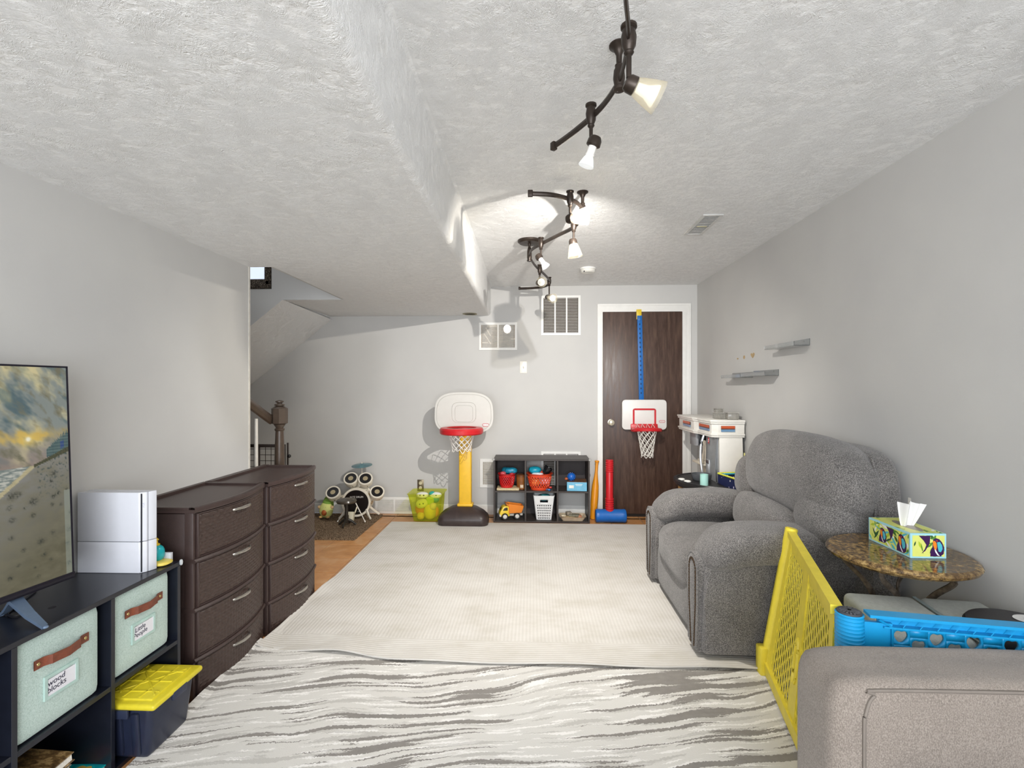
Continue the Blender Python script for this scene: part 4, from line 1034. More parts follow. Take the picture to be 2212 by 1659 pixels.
prof = [(.236, 4.520, 4.735, .016), (.238, 4.510, 4.745, .060), (.228, 4.520, 4.740, .095), (.190, 4.555, 4.73, .130), (.120, 4.60, 4.72, .165), (.075, 4.62, 4.71, .176)]
for hw, y0, y1, z in prof:
    cyy = (y0+y1)/2; hh = (y1-y0)/2; r_ = min(hh, hw)*.8
    rows.append([(hx+x, cyy+y, z) for x, y in rrect(hw*2, hh*2, r_*.75, 7)])
vs, V = b.grid(rows, closed_v=True); b.b.faces.new(V[0]); b.b.faces.new(V[-1]); b.obj('base', P('#3b302e', .38, var=.12, scale=25, bump=.2, bs=120), t_, angle=60)
b = B(); b.box((hx+.012, 4.665, .50), (.118, .075, .68), .012, 3); b.box((hx+.012, 4.665, .186), (.150, .10, .03), .012, 3); b.box((hx+.012, 4.695, .88), (.10, .05, .34), .01); b.obj('post', P('#e9b92e', .4, var=.03), t_)
BOARD = P('#cfcdc7', .4, var=.01)
def superpts(w, h, k, n=64): return [(math.copysign(abs(math.cos(a))**(2/k), math.cos(a))*w/2, math.copysign(abs(math.sin(a))**(2/k), math.sin(a))*h/2) for a in [2*PI*i/n for i in range(n)]]
b = B(); M = frame((hx, 4.665, 1.058), (1, 0, 0), (0, 0, 1))
def egg(w, h, k): return [(x*(1-.05*(y/(h/2))*.5), y) for x, y in superpts(w, h, k)]
for (o_, z) in (((0, 0), 0),): b.prism(egg(.560, .395, 3.1), .022, M, .006)
b.obj('backboard', BOARD, t_, angle=60)
b = B()
def outline(b, pts, r, M, z): b.tube([M @ Vector((x, y, z)) for x, y in pts], r, 6, closed=True)
outline(b, egg(.520, .358, 3.1), .0022, M, .0225); outline(b, [(x, y+.005) for x, y in superpts(.230, .195, 4)], .0022, M, .0225); outline(b, [(x, y-.005) for x, y in superpts(.170, .155, 5)], .0018, M, .0225)
b.obj('moulded_line', P('#bdbbb5', .4, var=0), t_, kind='stuff')
def sticker(t_, M, w=.064, h=.03):
    b = B(); b.prism(rrect(w, h, h*.49, 8), .0008, M); s_ = b.obj('sticker', STICK, t_)
    b = B(); b.prism(rrect(w*.86, h*.66, h*.32, 8), .0010, M); b.obj('sticker_face', P('#efece8', .4), s_)
    b = B(); b.text('little tikes', h*.40, M @ Matrix.Translation((0, 0, .0011)), .0001); b.obj('lettering', P('#a02530', .5), s_)
sticker(t_, frame((hx+.208, 4.642, .945), (1, 0, 0), (0, 0, 1)))
rc = Vector((hx+.002, 4.475, .905))
b = B(); b.lathe([(.135, .028), (.150, .032), (.190, .028), (.200, .012), (.198, -.020), (.188, -.030), (.180, -.026), (.178, .012), (.140, .018), (.135, .028)], rc, 48, cap=False); b.box((rc.x, 4.65, .905), (.24, .05, .055), .012); b.obj('rim', REDP, t_)
b = B(); net(b, rc, .128, .085, .895, .745, 11, 6, sway=.0); b.obj('net', P('#ebe9e4', .7), t_, kind='stuff')

t_ = thing('door_basketball_hoop', 'toy basketball hoop hanging on dark door from blue strap', 'basketball hoop', (1.105, 4.97, .62))
b = B(); b.box((1.065, 4.979, 2.035), (.050, .010, .10), .002); b.box((1.065, 4.998, 2.0655), (.050, .045, .006), .001); b.obj('door_hook', P('#e3c42f', .4), t_)
b = B(); Ms = Matrix.Translation((1.078, 4.976, 1.60)) @ Matrix.Rotation(math.radians(-1.2), 4, 'Y')
b.xf = Ms; b.box((0, 0, 0), (.044, .010, .845), .002); b.box((-.021, -.006, 0), (.006, .008, .845), .001); b.box((.021, -.006, 0), (.006, .008, .845), .001); b.box((0, -.006, .39), (.03, .008, .04), .002); st = b.obj('hanging_strap', P('#1668b4', .4, var=.04), t_)
for k in range(16):
    b = B(); b.xf = Ms; b.box((0, -.0055, .335-k*.046), (.010, .003, .017), .001, 1); b.obj('slot', P('#0c2548', .6), st)
M = frame((1.108, 4.958, 1.030), (1, 0, 0), (0, 0, 1))
b = B(); b.prism(rrect(.438, .297, .035, 8), .028, M, .006); b.obj('backboard', P('#e4e2de', .35, var=.01), t_, angle=60)
b = B(); w2 = .115
path = [(1.108-w2, .99-.07), (1.108-w2, 1.075), (1.108-w2+.008, 1.088), (1.108-w2+.022, 1.093), (1.108+w2-.022, 1.093), (1.108+w2-.008, 1.088), (1.108+w2, 1.075), (1.108+w2, .92)]
rows = []
for (x, z), (nx_, nz_) in zip(path, [(1, 0), (1, 0), (.8, -.6), (0, -1), (0, -1), (-.8, -.6), (-1, 0), (-1, 0)]):
    rows.append([(x, 4.9285, z), (x, 4.926, z), (x+nx_*.018, 4.926, z+nz_*.018), (x+nx_*.018, 4.9285, z+nz_*.018)])
b.grid(rows, closed_v=True); b.obj('target_outline', REDP, t_)
sticker(t_, frame((1.282, 4.9295, .963), (1, 0, 0), (0, 0, 1)), .058, .024)
rc = Vector((1.105, 4.815, .895))
b = B(); b.xf = Matrix.Translation(rc) @ Matrix.Rotation(math.radians(-7), 4, 'X') @ Matrix.Translation(-rc)
b.lathe([(.100, .004), (.108, .010), (.136, .008), (.146, -.004), (.142, -.022), (.132, -.026), (.104, -.014), (.100, .004)], rc, 40, cap=False); b.box((rc.x, 4.925, .915), (.265, .03, .075), .008); b.box((rc.x, 4.90, .905), (.26, .05, .02), .006); b.obj('rim', REDP, t_)
b = B(); net(b, rc, .098, .055, .893, .655, 9, 7, .0036, .004)
for k in range(4): b.tube([(rc.x-.09+k*.05, 4.88, .905), (rc.x-.075+k*.05, 4.905, .94), (rc.x-.055+k*.05, 4.88, .905)], .0028, 5)
b.obj('net', P('#ece9e1', .7), t_, kind='stuff')

# ================================================================== SMALL TOY SHELF AND ITS CONTENTS
SH = cube_unit('cube_shelf', 'small dark six-cube toy shelf against the back wall, left of the door', (-.378, 4.712, .0015), None, .922, .612, .295, 3, DARKLAM, .016,
    backs=[(0, 1), (2, 1), (1, 0)], backmat=P('#3b3434', .6))
for x in (-.378, .544):
    b = B(); b.puff((x, 4.708, .608), (.014, .012, .012), 2.5, 4); o = b.obj('corner_guard', P('#d8d8d5', .15, trans=.5, var=0)); tag(o, 'tiny clear corner guard on the small toy shelf, '+('left' if x < 0 else 'right')+' front corner', 'corner guard', 'corner guards on the small toy shelf')
def basket(name, label, c, r0, r1, h, col, ry=1.0, n=22, rows_=5, rim='#b51f22', group=None, hz=(.18, .82)):
    # round basket with real openings: built as a lattice of strips
    t_ = thing(name, label, 'basket', c, 0, group); b = B(); c = Vector(c)
    def pt(a, t, dr=0): r = r0+(r1-r0)*t+dr; return (c.x+r*math.cos(a), c.y+r*math.sin(a)*ry, c.z+h*t)
    m = P(col, .35, var=.03)
    rings = [0, hz[0], hz[1], 1]
    for ta, tb in ((0, hz[0]), (hz[1], 1)):
        b.grid([[pt(2*PI*k/48, t) for t in (ta, tb)] for k in range(48)], closed_u=True); b.grid([[pt(2*PI*k/48, t, -.003) for t in (ta, tb)] for k in range(48)], closed_u=True)
    for s in (1, -1):
        for k in range(n):
            a0 = 2*PI*k/n
            pts = [pt(a0+s*(2*PI/n)*(t*rows_*.5), hz[0]+(hz[1]-hz[0])*t) for t in [q/8 for q in range(9)]]
            b.tube(pts, .0042, 5)
    b.lathe([(r0, .001), (r0, .003), (.001, .003)], c, 32) if ry == 1 else b.grid([[(c.x, c.y, c.z+.002), pt(2*PI*k/32, .01)] for k in range(32)], closed_u=True)
    b.obj('basket_body', m, t_)
    b = B(); b.tube([pt(2*PI*k/40, 1, .004) for k in range(40)], .005, 6, closed=True); b.obj('basket_rim', P(rim, .35), t_)
    return t_
zs1 = .3067
o = B(); o.box((-.240, 4.80, zs1+.011), (.215, .15, .021), .002, 1); o = o.obj('puzzle_board', P('#cdbb94', .6, var=.12, scale=90)); tag(o, 'flat wooden puzzle board under the red basket in upper left cube', 'puzzle')
basket('toy_basket', 'red round basket of toys on the puzzle board, upper left cube', (-.255, 4.80, zs1+.0225), .060, .080, .130, '#c81e20')
RT = 'toys in the red basket'
for nm, lab, col, c, h, kk, gr in (
    ('toy_goggles', 'blue-teal toy piece lying over the red basket', '#1c7f9e', (-.215, 4.805, .487), (.062, .045, .030), 2.6, RT),
    ('toy_cup', 'teal toy piece with strap at the back of the red basket', '#155f74', (-.262, 4.835, .480), (.045, .04, .036), 3, RT),
    ('toy_food', 'pink and red toy food in the red basket', '#c9545c', (-.290, 4.785, .462), (.030, .03, .020), 2.2, RT),
    ('toy_food', 'red toy food at the right of the red basket', '#b1262e', (-.205, 4.775, .458), (.024, .025, .016), 2.2, RT),
    ('toy_food', 'dark toy pieces filling the middle of the red basket', '#3d2b3c', (-.250, 4.80, .405), (.055, .055, .045), 2.6, RT)):
    o = B(); o.puff(c, h, kk, 5, lambda q, p: q*(1+.08*noise.noise(p*2.5+Vector((c[0]*50, 0, 0))))); o = o.obj(nm, P(col, .35, var=.2, scale=40)); tag(o, lab, 'toy', gr)
t_ = thing('storage_jar', 'brown round tub beside the red basket in upper left cube', 'tub', (-.112, 4.80, zs1))
b = B(); b.lathe([(.040, 0), (.046, .004), (.050, .125), (.001, .126)], (-.112, 4.81, zs1), 28); b.obj('tub', P('#8c5526', .35, var=.15), t_)
b = B(); b.lathe([(.052, .122), (.052, .140), (.048, .143), (.001, .143)], (-.112, 4.81, zs1), 28); b.obj('lid', P('#6e3f1c', .35), t_)
b = B(); b.span((-.122, 4.7565, zs1+.02), (-.092, 4.7595, zs1+.05)); b.obj('sticker', P('#d8c3a8', .5, var=.2, scale=90), t_)
# middle
basket('toy_basket', 'orange-red oval basket of toys in upper middle cube', (.065, 4.815, zs1), .086, .122, .155, '#e04a28', .85, 24, 4, '#c43c22')
OT = 'toys in the orange basket'
for nm, lab, col, c, h, kk in (
    ('toy_hat', 'bright teal gathered toy cap on the orange basket', '#1797b2', (.020, 4.82, .492), (.062, .055, .036), 2.3),
    ('toy_ring', 'white and blue toy ring at the front of the orange basket', '#dfe8ee', (.045, 4.755, .465), (.055, .03, .012), 2.3),
    ('toy_food', 'pink and white toy pieces inside the orange basket, right', '#e0aab0', (.105, 4.80, .395), (.055, .06, .045), 2.4),
    ('toy_food', 'orange toy pieces inside the orange basket, left', '#e89a4a', (.030, 4.80, .385), (.05, .06, .045), 2.4),
    ('toy_food', 'purple toy ball inside the orange basket near rim', '#8a5fa8', (.060, 4.80, .440), (.045, .05, .025), 2.2)):
    o = B(); o.puff(c, h, kk, 6, lambda q, p: q*(1+.07*noise.noise(p*3.5+Vector((c[0]*50, 0, 0))))); o = o.obj(nm, P(col, .35, var=.12, scale=60)); tag(o, lab, 'toy', OT)
o = B(); o.lathe([(.030, 0), (.042, .07), (.040, .07), (.028, .003), (.001, .003)], M=Matrix.Translation((.120, 4.80, .462)) @ Matrix.Rotation(.55, 4, 'Y'), n=24, cap=False); o = o.obj('toy_cup', P('#17171a', .2)); tag(o, 'glossy black cup tilted on the orange basket', 'cup', OT)
t_ = thing('toy_car', 'small red and blue toy car in front of the orange basket', 'toy car', (.155, 4.735, zs1))
b = B(); b.puff((.160, 4.735, zs1+.020), (.034, .018, .012), 3, 5, rot=RZ(.3) @ RY(-.2)); b.puff((.168, 4.737, zs1+.032), (.018, .015, .010), 2.6, 4); b.obj('car_body', P('#b5342c', .3), t_)
b = B(); b.puff((.148, 4.722, zs1+.012), (.022, .006, .010), 3, 4); b.obj('bumper', P('#2667a8', .3), t_)
for dx in (-.02, .02): b = B(); b.cyl((.160+dx, 4.716, zs1+.009), (.160+dx, 4.722, zs1+.009), .009, n=12); b.obj('wheel', P('#1c1c1e', .5), t_)
# right
t_ = thing('toy_box', 'light blue cardboard toy box in upper right cube', 'box', (.425, 4.82, zs1))
R_ = RZ(-.07)
b = B(); b.box((.428, 4.815, zs1+.0435), (.190, .185, .085), .002, 1, rot=R_); b.obj('carton', P('#6fb6d6', .45, var=.05, scale=30), t_)
b = B(); b.box((.428, 4.815, zs1+.0868), (.186, .181, .0016), rot=R_); b.obj('printed_top', P('#7d5a41', .4, var=.4, scale=45), t_)
b = B(); b.box((.370, 4.7266, zs1+.042), (.045, .0012, .028), rot=R_); b.obj('sticker', P('#e6e4dc', .5), t_)
b = B(); b.box((.440, 4.7205, zs1+.065), (.070, .0012, .006), rot=R_); b.box((.440, 4.7205, zs1+.054), (.055, .0012, .004), rot=R_); b.obj('printed_line', P('#d9ebf2', .5), t_, kind='stuff')
o = B(); o.puff((.375, 4.80, zs1+.125), (.036, .036, .036), 2, 6)
for k in range(60):
    a = k*2.4; zz = 1-2*(k+.5)/60; rr = math.sqrt(1-zz*zz); dv = Vector((rr*math.cos(a), rr*math.sin(a), zz)); o.cyl(Vector((.375, 4.80, zs1+.125))+dv*.033, Vector((.375, 4.80, zs1+.125))+dv*.043, .004, .002, 5)
o = o.obj('spiky_ball', P('#1f67c4', .35)); tag(o, 'blue spiky rubber ball on the light blue toy box', 'ball')
o = B(); o.puff((.350, 4.775, zs1+.099), (.048, .03, .011), 2.4, 6, lambda q, p: q+Vector((0, 0, .006*math.sin(p.x*9)))); o.puff((.325, 4.785, zs1+.108), (.016, .016, .012), 2.2, 4); o = o.obj('toy_figure', P('#c9683a', .5, var=.3, scale=70)); tag(o, 'orange toy creature lying on the light blue toy box', 'toy')
# dump truck
t_ = thing('toy_dump_truck', 'yellow toy dump truck with orange bed in lower left cube', 'toy truck', (-.21, 4.80, .018))
TY = P('#eccb38', .35, var=.03); TO = P('#e8862a', .35, var=.03); zb = .0185
tx = Matrix.Translation((-.215, 4.81, zb)) @ Matrix.Rotation(.22, 4, 'Z')
def tb(fn, nm, mt, **k): b = B(); b.xf = tx; fn(b); return b.obj(nm, mt, t_, **k)
tb(lambda b: b.prism([(-.118, .030), (-.118, .062), (-.108, .082), (-.088, .120), (-.070, .130), (-.030, .130), (-.022, .110), (-.018, .030)], .095, Matrix.Translation((0, .0475, 0)) @ Matrix.Rotation(PI/2, 4, 'X'), .007), 'cab', TY)
tb(lambda b: b.box((-.112, 0, .040), (.016, .098, .022), .004), 'bumper', P('#d9d4cc', .35))
tb(lambda b: b.prism([(-.088, .088), (-.070, .117), (-.040, .117), (-.040, .088)], .0975, Matrix.Translation((0, .04875, 0)) @ Matrix.Rotation(PI/2, 4, 'X'), .001), 'side_window', P('#3d3a2a', .2))
tb(lambda b: b.box((-.099, 0, .098), (.003, .07, .030), .001, rot=RY(.5)), 'windscreen', P('#8a7a2a', .2))
tb(lambda b: b.box((.005, 0, .040), (.215, .055, .022), .004), 'chassis', P('#cfcac0', .4))
def bed(b):
    o_ = [(-.022, .062), (-.028, .132), (-.050, .140), (-.050, .146), (-.020, .150), (.112, .128), (.118, .120), (.095, .062)]
    M_ = Matrix.Rotation(PI/2, 4, 'X')
    b.prism(o_, .006, Matrix.Translation((0, .052, 0)) @ M_); b.prism(o_, .006, Matrix.Translation((0, -.046, 0)) @ M_)
    b.box((.035, 0, .066), (.115, .10, .008)); b.box((-.026, 0, .102), (.008, .10, .08)); b.box((.104, 0, .095), (.008, .10, .068), rot=RY(-.3) if False else RY(.33)); b.box((-.040, 0, .146), (.035, .10, .006), .002, rot=RY(.4))
tb(bed, 'dump_bed', TO)
for x in (-.068, .052, .0):
    if x == .0: continue
    for sy in (-1, 1):
        w_ = tb(lambda b: b.lathe([(.001, .010), (.012, .011), (.020, .008), (.030, .010), (.032, .004), (.032, -.012), (.001, -.012)], M=Matrix.Translation((x, sy*.050, .032)) @ Matrix.Rotation(PI/2*(1 if sy < 0 else -1), 4, 'X'), n=22), 'wheel', P('#26211f', .6))
        b = B(); b.xf = tx; b.lathe([(.001, .015), (.012, .014), (.019, .0125), (.020, .008)], M=Matrix.Translation((x, sy*.050, .032)) @ Matrix.Rotation(PI/2*(1 if sy < 0 else -1), 4, 'X'), n=18); b.obj('hubcap', P('#d8d5cf', .3), w_)
# white perforated basket
t_ = thing('plastic_basket', 'white perforated tapered basket in lower middle cube', 'basket', (.105, 4.81, .0175))
WB = P('#dfe0e0', .35, var=.01); b = B(); bx, by, bz = .108, 4.815, .0185; Hh = .235
def wall_(b, sx, sy, axis):
    # perforated wall between bottom ring and top ring
    w0, w1, d0, d1 = .070, .098, .055, .078
    nu, nv = 17, 19
    rows = []
    def q(u, v):
        hw = w0+(w1-w0)*v; hd = d0+(d1-d0)*v
        if axis == 'x': return Vector((bx+(2*u-1)*hw, by+sy*hd, bz+Hh*v))
        return Vector((bx+sx*hw, by+(2*u-1)*hd, bz+Hh*v))
    V = [[b.b.verts.new(q(i/nu, j/nv)) for j in range(nv+1)] for i in range(nu+1)]
    for i in range(nu):
        for j in range(nv):
            hole = (i % 2 == 0) and (j % 2 == 1) and 2 <= i <= nu-3 and 1 <= j <= 12
            grip = (axis == 'x') and 5 <= i <= nu-6 and 14 <= j <= 15
            if hole or grip: continue
            b.b.faces.new([V[i][j], V[i+1][j], V[i+1][j+1], V[i][j+1]])
wall_(b, 0, -1, 'x'); wall_(b, 0, 1, 'x'); wall_(b, -1, 0, 'y'); wall_(b, 1, 0, 'y')
b.box((bx, by, bz+.002), (.138, .108, .003))
o = b.obj('basket_body', WB, t_); md = o.modifiers.new('thickness', 'SOLIDIFY'); md.thickness = .003
b = B(); b.tube([(bx+x, by+y, bz+Hh) for x, y in rrect(.200, .160, .022, 5)], .005, 6, closed=True); b.obj('basket_rim', WB, t_)
for nm, lab, c, h, col in (('toy_scarf', 'dark teal cloth toy heaped in the white basket', (.108, 4.81, .225), (.068, .05, .030), '#1f6f78'), ('toy_goggles', 'light teal toy piece on the cloth in the white basket', (.120, 4.79, .250), (.040, .03, .014), '#2a9aa2')):
    o = B(); o.puff(c, h, 2.4, 6, lambda q, p: q*(1+.16*noise.noise(p*3))); o = o.obj(nm, P(col, .6, var=.15)); tag(o, lab, 'toy', 'toys in the white basket')
o = B(); o.puff((.108, 4.815, .11), (.055, .045, .085), 3, 5); o = o.obj('toy_bag', P('#3a3d42', .7)); tag(o, 'dark cloth bag inside the white perforated basket', 'bag', 'toys in the white basket')
# tray
t_ = thing('wooden_tray', 'beige toy tray with wooden pieces in lower right cube', 'tray', (.385, 4.80, .0175))
b = B(); rows = [ringpts(.200, .13, .02, .0185, .385, 4.80), ringpts(.245, .155, .025, .052, .385, 4.80), ringpts(.258, .168, .028, .058, .385, 4.80), ringpts(.235, .147, .023, .052, .385, 4.80), ringpts(.195, .125, .02, .023, .385, 4.80)]
vs, V = b.grid(rows, closed_v=True); b.b.faces.new(V[0]); b.b.faces.new(V[-1]); b.obj('tray_body', P('#cbb79c', .5, var=.1), t_)
for k, (x, y, z, d_, r_, col) in enumerate(((.37, 4.80, .040, (.15, .09, .026), .2, '#b8a17c'), (.40, 4.79, .062, (.10, .07, .016), -.2, '#7f7a68'), (.35, 4.81, .073, (.05, .05, .03), .3, '#93897a'), (.45, 4.78, .055, (.04, .06, .02), .1, '#c98b66'), (.30, 4.79, .058, (.04, .05, .016), -.1, '#d6c9ae'))):
    o = B(); o.box((x, y, z), d_, .003, 2, rot=RZ(r_)); o = o.obj('wooden_block', P(col, .6, var=.2, scale=50)); tag(o, ['large tan wooden piece at the bottom of the beige tray', 'grey-green flat piece on top in the beige tray', 'small grey cube on top of the beige tray pile', 'reddish wooden piece at the right of the beige tray', 'pale wooden piece at the left of the beige tray'][k], 'toy block', 'pieces in the beige tray')

# bat and mallet
o = B(); bm_ = Matrix.Translation((.594, 4.875, .001)) @ Matrix.Rotation(math.radians(5), 4, 'Y') @ Matrix.Rotation(math.radians(-8), 4, 'X')
o.lathe([(.001, 0), (.026, .001), (.030, .012), (.036, .16), (.037, .26), (.033, .33), (.020, .41), (.0145, .46), (.0145, .54), (.016, .556), (.022, .558), (.023, .568), (.018, .575), (.001, .576)], M=bm_, n=24)
o = o.obj('toy_bat', P('#e8961c', .35, var=.03)); tag(o, 'orange toy bat standing between the toy shelf and door frame', 'toy bat')
t_ = thing('toy_mallet', 'big toy mallet with red ribbed handle and blue head, by the door', 'toy mallet', (.745, 4.76, .001))
b = B(); Mh = Matrix.Translation((.748, 4.757, .0675)) @ Matrix.Rotation(PI/2, 4, 'Y')
b.lathe([(.001, -.148), (.050, -.147), (.060, -.142), (.065, -.128), (.0625, -.11), (.0625, .11), (.065, .128), (.060, .142), (.050, .147), (.001, .148)], M=Mh, n=32); b.obj('head', P('#1665b8', .35, var=.06), t_)
b = B(); pr_ = [(.040, .115), (.041, .130)]
z = .135
for k in range(5): pr_ += [(.036, z), (.0415, z+.007), (.0415, z+.013), (.036, z+.019)]; z += .021
pr_ += [(.035, z+.01), (.035, .485)]; z = .487
for k in range(5): pr_ += [(.034, z), (.0385, z+.006), (.0385, z+.012), (.034, z+.018)]; z += .020
pr_ += [(.037, z+.004), (.036, z+.018), (.001, z+.020)]
b.lathe(pr_, (.737, 4.757, 0), 28); b.obj('handle', P('#c81f28', .35, var=.05), t_)

# ================================================================== PLAY KITCHEN AND THE THINGS ROUND IT
t_ = thing('play_kitchen', 'white plastic play kitchen with grey fridge against the right wall by the door', 'play kitchen', (1.50, 4.25, .0))
KW = P('#e6e3dc', .4, var=.015); KG = P('#8b8d8f', .3, metal=.3, var=.05); KT = P('#d9d0c0', .45, var=.03)
plan = [(1.36, 4.64), (1.36, 4.22), (1.385, 4.17), (1.39, 3.89), (1.43, 3.862), (1.635, 3.862), (1.635, 4.64)]
def offs(p, d): return [(x-(d if x < 1.5 else 0), y-(d if y < 3.95 else 0)+(d if y > 4.6 else 0)) for x, y in p]
b = B()
for d_, z0, z1 in ((.012, 1.035, 1.050), (.006, 1.020, 1.035), (-.004, .945, 1.020), (.006, .930, .945), (0, .915, .930)): b.prism(offs(plan, d_), z1-z0, Matrix.Translation((0, 0, z0)), .002)
b.obj('crown', KW, t_)
for (a_, c_) in (((1.363, 4.50), (1.363, 4.30)), ((1.3895, 4.15), (1.3935, 3.93)), ((1.455, 3.865), (1.56, 3.865))):
    A_ = Vector((*a_, .960)); Bv = Vector((*c_, .960)); x = (Bv-A_).normalized(); n_ = x.cross(Vector((0, 0, 1)))
    if n_.x > 0 or n_.y > 0: n_ = -n_
    L = (Bv-A_).length; M = frame(A_+n_*.003+ (n_*.0 if True else 0), x, (0, 0, 1)) if x.cross(Vector((0, 0, 1))).dot(n_) > 0 else frame(A_+n_*.003, x, (0, 0, 1))
    sg = 1 if x.cross(Vector((0, 0, 1))).dot(n_) > 0 else -1
    b = B(); b.prism([(0, 0), (L, 0), (L, .045), (0, .045)], .004*sg, M); w_ = b.obj('picture_strip', P('#6a8fb0', .3), t_)
    b = B(); b.prism([(0, .026), (L, .026), (L, .045), (0, .045)], .0046*sg, M); b.obj('strip_band', P('#c0542c', .4), w_)
    b = B(); b.prism([(0, .018), (L, .018), (L, .026), (0, .026)], .0046*sg, M); b.obj('strip_band', P('#5b3226', .4), w_)
b = B(); b.prism([(1.445, .93), (1.622, .93), (1.645, .0), (1.455, .0)], .03, frame((0, 3.898, 0), (1, 0, 0), (0, 0, 1)), .004); b.obj('side_panel', KW, t_)
b = B(); b.span((1.42, 3.90, .10), (1.63, 4.10, .93), .01); b.obj('fridge_body', KG, t_)
b = B(); rows = []
for i in range(15):
    u = i/14; z = .545+.375*u; r = []
    for j in range(11):
        v = j/10; y = 3.885+.195*v; bul = .030*(1-(2*v-1)**2); r.append((1.425-bul+.012*(2*u-1)**2-(1-u)*.020, y-(1-u)*.03, z))
    rows.append(r)
b.grid(rows); fd = b.obj('fridge_door', KG, t_)
b = B(); b.tube(smooth_path([(1.395, 4.065, .92), (1.370, 4.060, .84), (1.360, 4.045, .74), (1.365, 4.03, .64), (1.375, 4.02, .57)], 4), .010, 8); b.obj('fridge_handle', P('#c3c5c7', .25, metal=.5), fd)
b = B(); b.span((1.382, 3.915, .60), (1.392, 3.985, .735), .004); b.span((1.379, 3.925, .61), (1.386, 3.975, .70), .003); b.obj('dispenser', P('#a9abad', .3, metal=.3), fd)
b = B(); b.span((1.376, 3.925, .705), (1.384, 3.975, .727), .002); b.obj('display', P('#4a3f40', .3), fd)
b = B(); b.prism(rrect(.022, .045, .008), .002, frame((1.383, 3.925, .885), (0, -1, 0), (0, 0, 1))); st = b.obj('sticker', P('#c5262c', .4), fd)
b = B(); b.tube([(1.380, 3.930, .893), (1.380, 3.922, .896), (1.380, 3.920, .888), (1.380, 3.929, .882), (1.380, 3.927, .874), (1.380, 3.920, .876)], .0015, 5); b.obj('emblem', P('#efe9e6', .4), st)
b = B(); b.span((1.40, 4.10, .0), (1.63, 4.64, .46), .01); b.obj('counter', KW, t_)
b = B(); b.span((1.40, 4.28, .80), (1.56, 4.44, .915), .006); mw = b.obj('microwave', P('#9b9ca0', .3), t_)
b = B(); b.span((1.42, 4.262, .805), (1.55, 4.28, .912), .004); b.obj('microwave_door', P('#23262c', .25), mw)
b = B(); b.span((1.395, 4.10, .655), (1.63, 4.36, .672), .004); b.span((1.42, 4.10, .672), (1.63, 4.30, .69), .004); b.obj('ledge', KT, t_)
b = B(); b.tube(smooth_path([(1.44, 4.28, .69), (1.445, 4.22, .70), (1.455, 4.17, .74), (1.46, 4.14, .80), (1.455, 4.16, .83), (1.44, 4.20, .835)], 5), [.028]*6+[.022]*8+[.012]*12, 8, flat=.6) if False else b.prism([(0, 0), (.15, 0), (.15, .17), (.05, .17), (.055, .155), (.085, .14), (.085, .09), (.06, .045), (.02, .02), (0, .015)], .02, frame((1.45, 4.27, .690), (0, -1, 0), (0, 0, 1)), .003)
b.obj('bracket', KT, t_)
b = B(); b.prism([(0, .20), (.16, .20), (.16, .0), (.13, .0), (.10, .13), (.0, .185)], .02, frame((1.45, 4.30, .455), (0, -1, 0), (0, 0, 1)), .003); b.obj('bracket', KT, t_)
for k, (x, y, z, d_, r_, lab) in enumerate(((1.505, 4.02, 1.0505, (.075, .09, .045), .3, 'clear plastic container on the play kitchen top, left'), (1.575, 3.96, 1.0505, (.085, .10, .050), -.1, 'clear plastic container on the play kitchen top, nearest the wall'), (1.545, 4.16, 1.0505, (.06, .06, .075), .1, 'small clear container standing behind two others on the play kitchen'))):
    t2 = thing('clear_container', lab, 'container', (x, y, z), r_, 'clear containers on the play kitchen')
    CL = P('#b9b6ae', .15, trans=.55, var=.1, scale=60)
    b = B(); R_ = RZ(r_); b.box((x, y, z+d_[2]/2), d_, .008, 2, rot=R_); b.obj('container_body', CL, t2)
    b = B(); b.box((x, y, z+d_[2]+.002), (d_[0]*1.04, d_[1]*1.04, .005), .002, 1, rot=R_); b.obj('container_lid', P('#c9c6bf', .2, trans=.3), t2)
# half round black table
t_ = thing('half_round_table', 'black half-round table with wooden legs in front of the play kitchen', 'table', (1.25, 3.80, .0))
hp_ = [(1.372, 3.80+.325)]+[(1.372-.285*math.sin(a), 3.80+.325*math.cos(a)) for a in [PI*k/28 for k in range(1, 28)]]+[(1.372, 3.80-.325)]
b = B(); b.prism(hp_, .022, Matrix.Translation((0, 0, .575)), .004)
b.prism([(1.372-(1.372-x)*.94, 3.80+(y-3.80)*.95) for x, y in hp_], .018, Matrix.Translation((0, 0, .557)), .003); b.obj('table_top', P('#1b1a1c', .4), t_)
b = B(); b.tube([(1.372-.262*math.sin(a), 3.80+.30*math.cos(a), .598) for a in [PI*k/28 for k in range(29)]], .006, 6); b.obj('raised_rim', P('#17161a', .4), t_)
for x, y in ((1.13, 3.80), (1.165, 3.92), (1.165, 3.66), (1.35, 4.07), (1.35, 3.53)): b = B(); b.cyl((x, y, 0), (x, y, .56), .016, .020, 12); b.obj('leg', P('#b98a4e', .5, var=.15), t_)
o = B(); o.lathe([(.001, 0), (.058, 0), (.070, .014), (.074, .048), (.071, .048), (.066, .016), (.001, .006)], (1.285, 3.80, .5975), 32, cap=False); o = o.obj('toy_pan', P('#55585c', .5)); tag(o, 'grey round toy pan on the black half-round table', 'pan')
t_ = thing('toy_cup', 'mint green cup standing in front of the grey toy pan', 'cup', (1.235, 3.60, .5975))
b = B(); b.lathe([(.001, 0), (.0285, 0), (.0285, .004), (.0285, .078), (.0265, .078), (.0265, .006), (.001, .006)], (1.238, 3.605, .5975), 28, cap=False); b.obj('cup_body', P('#a9d8ce', .35, var=.02), t_)
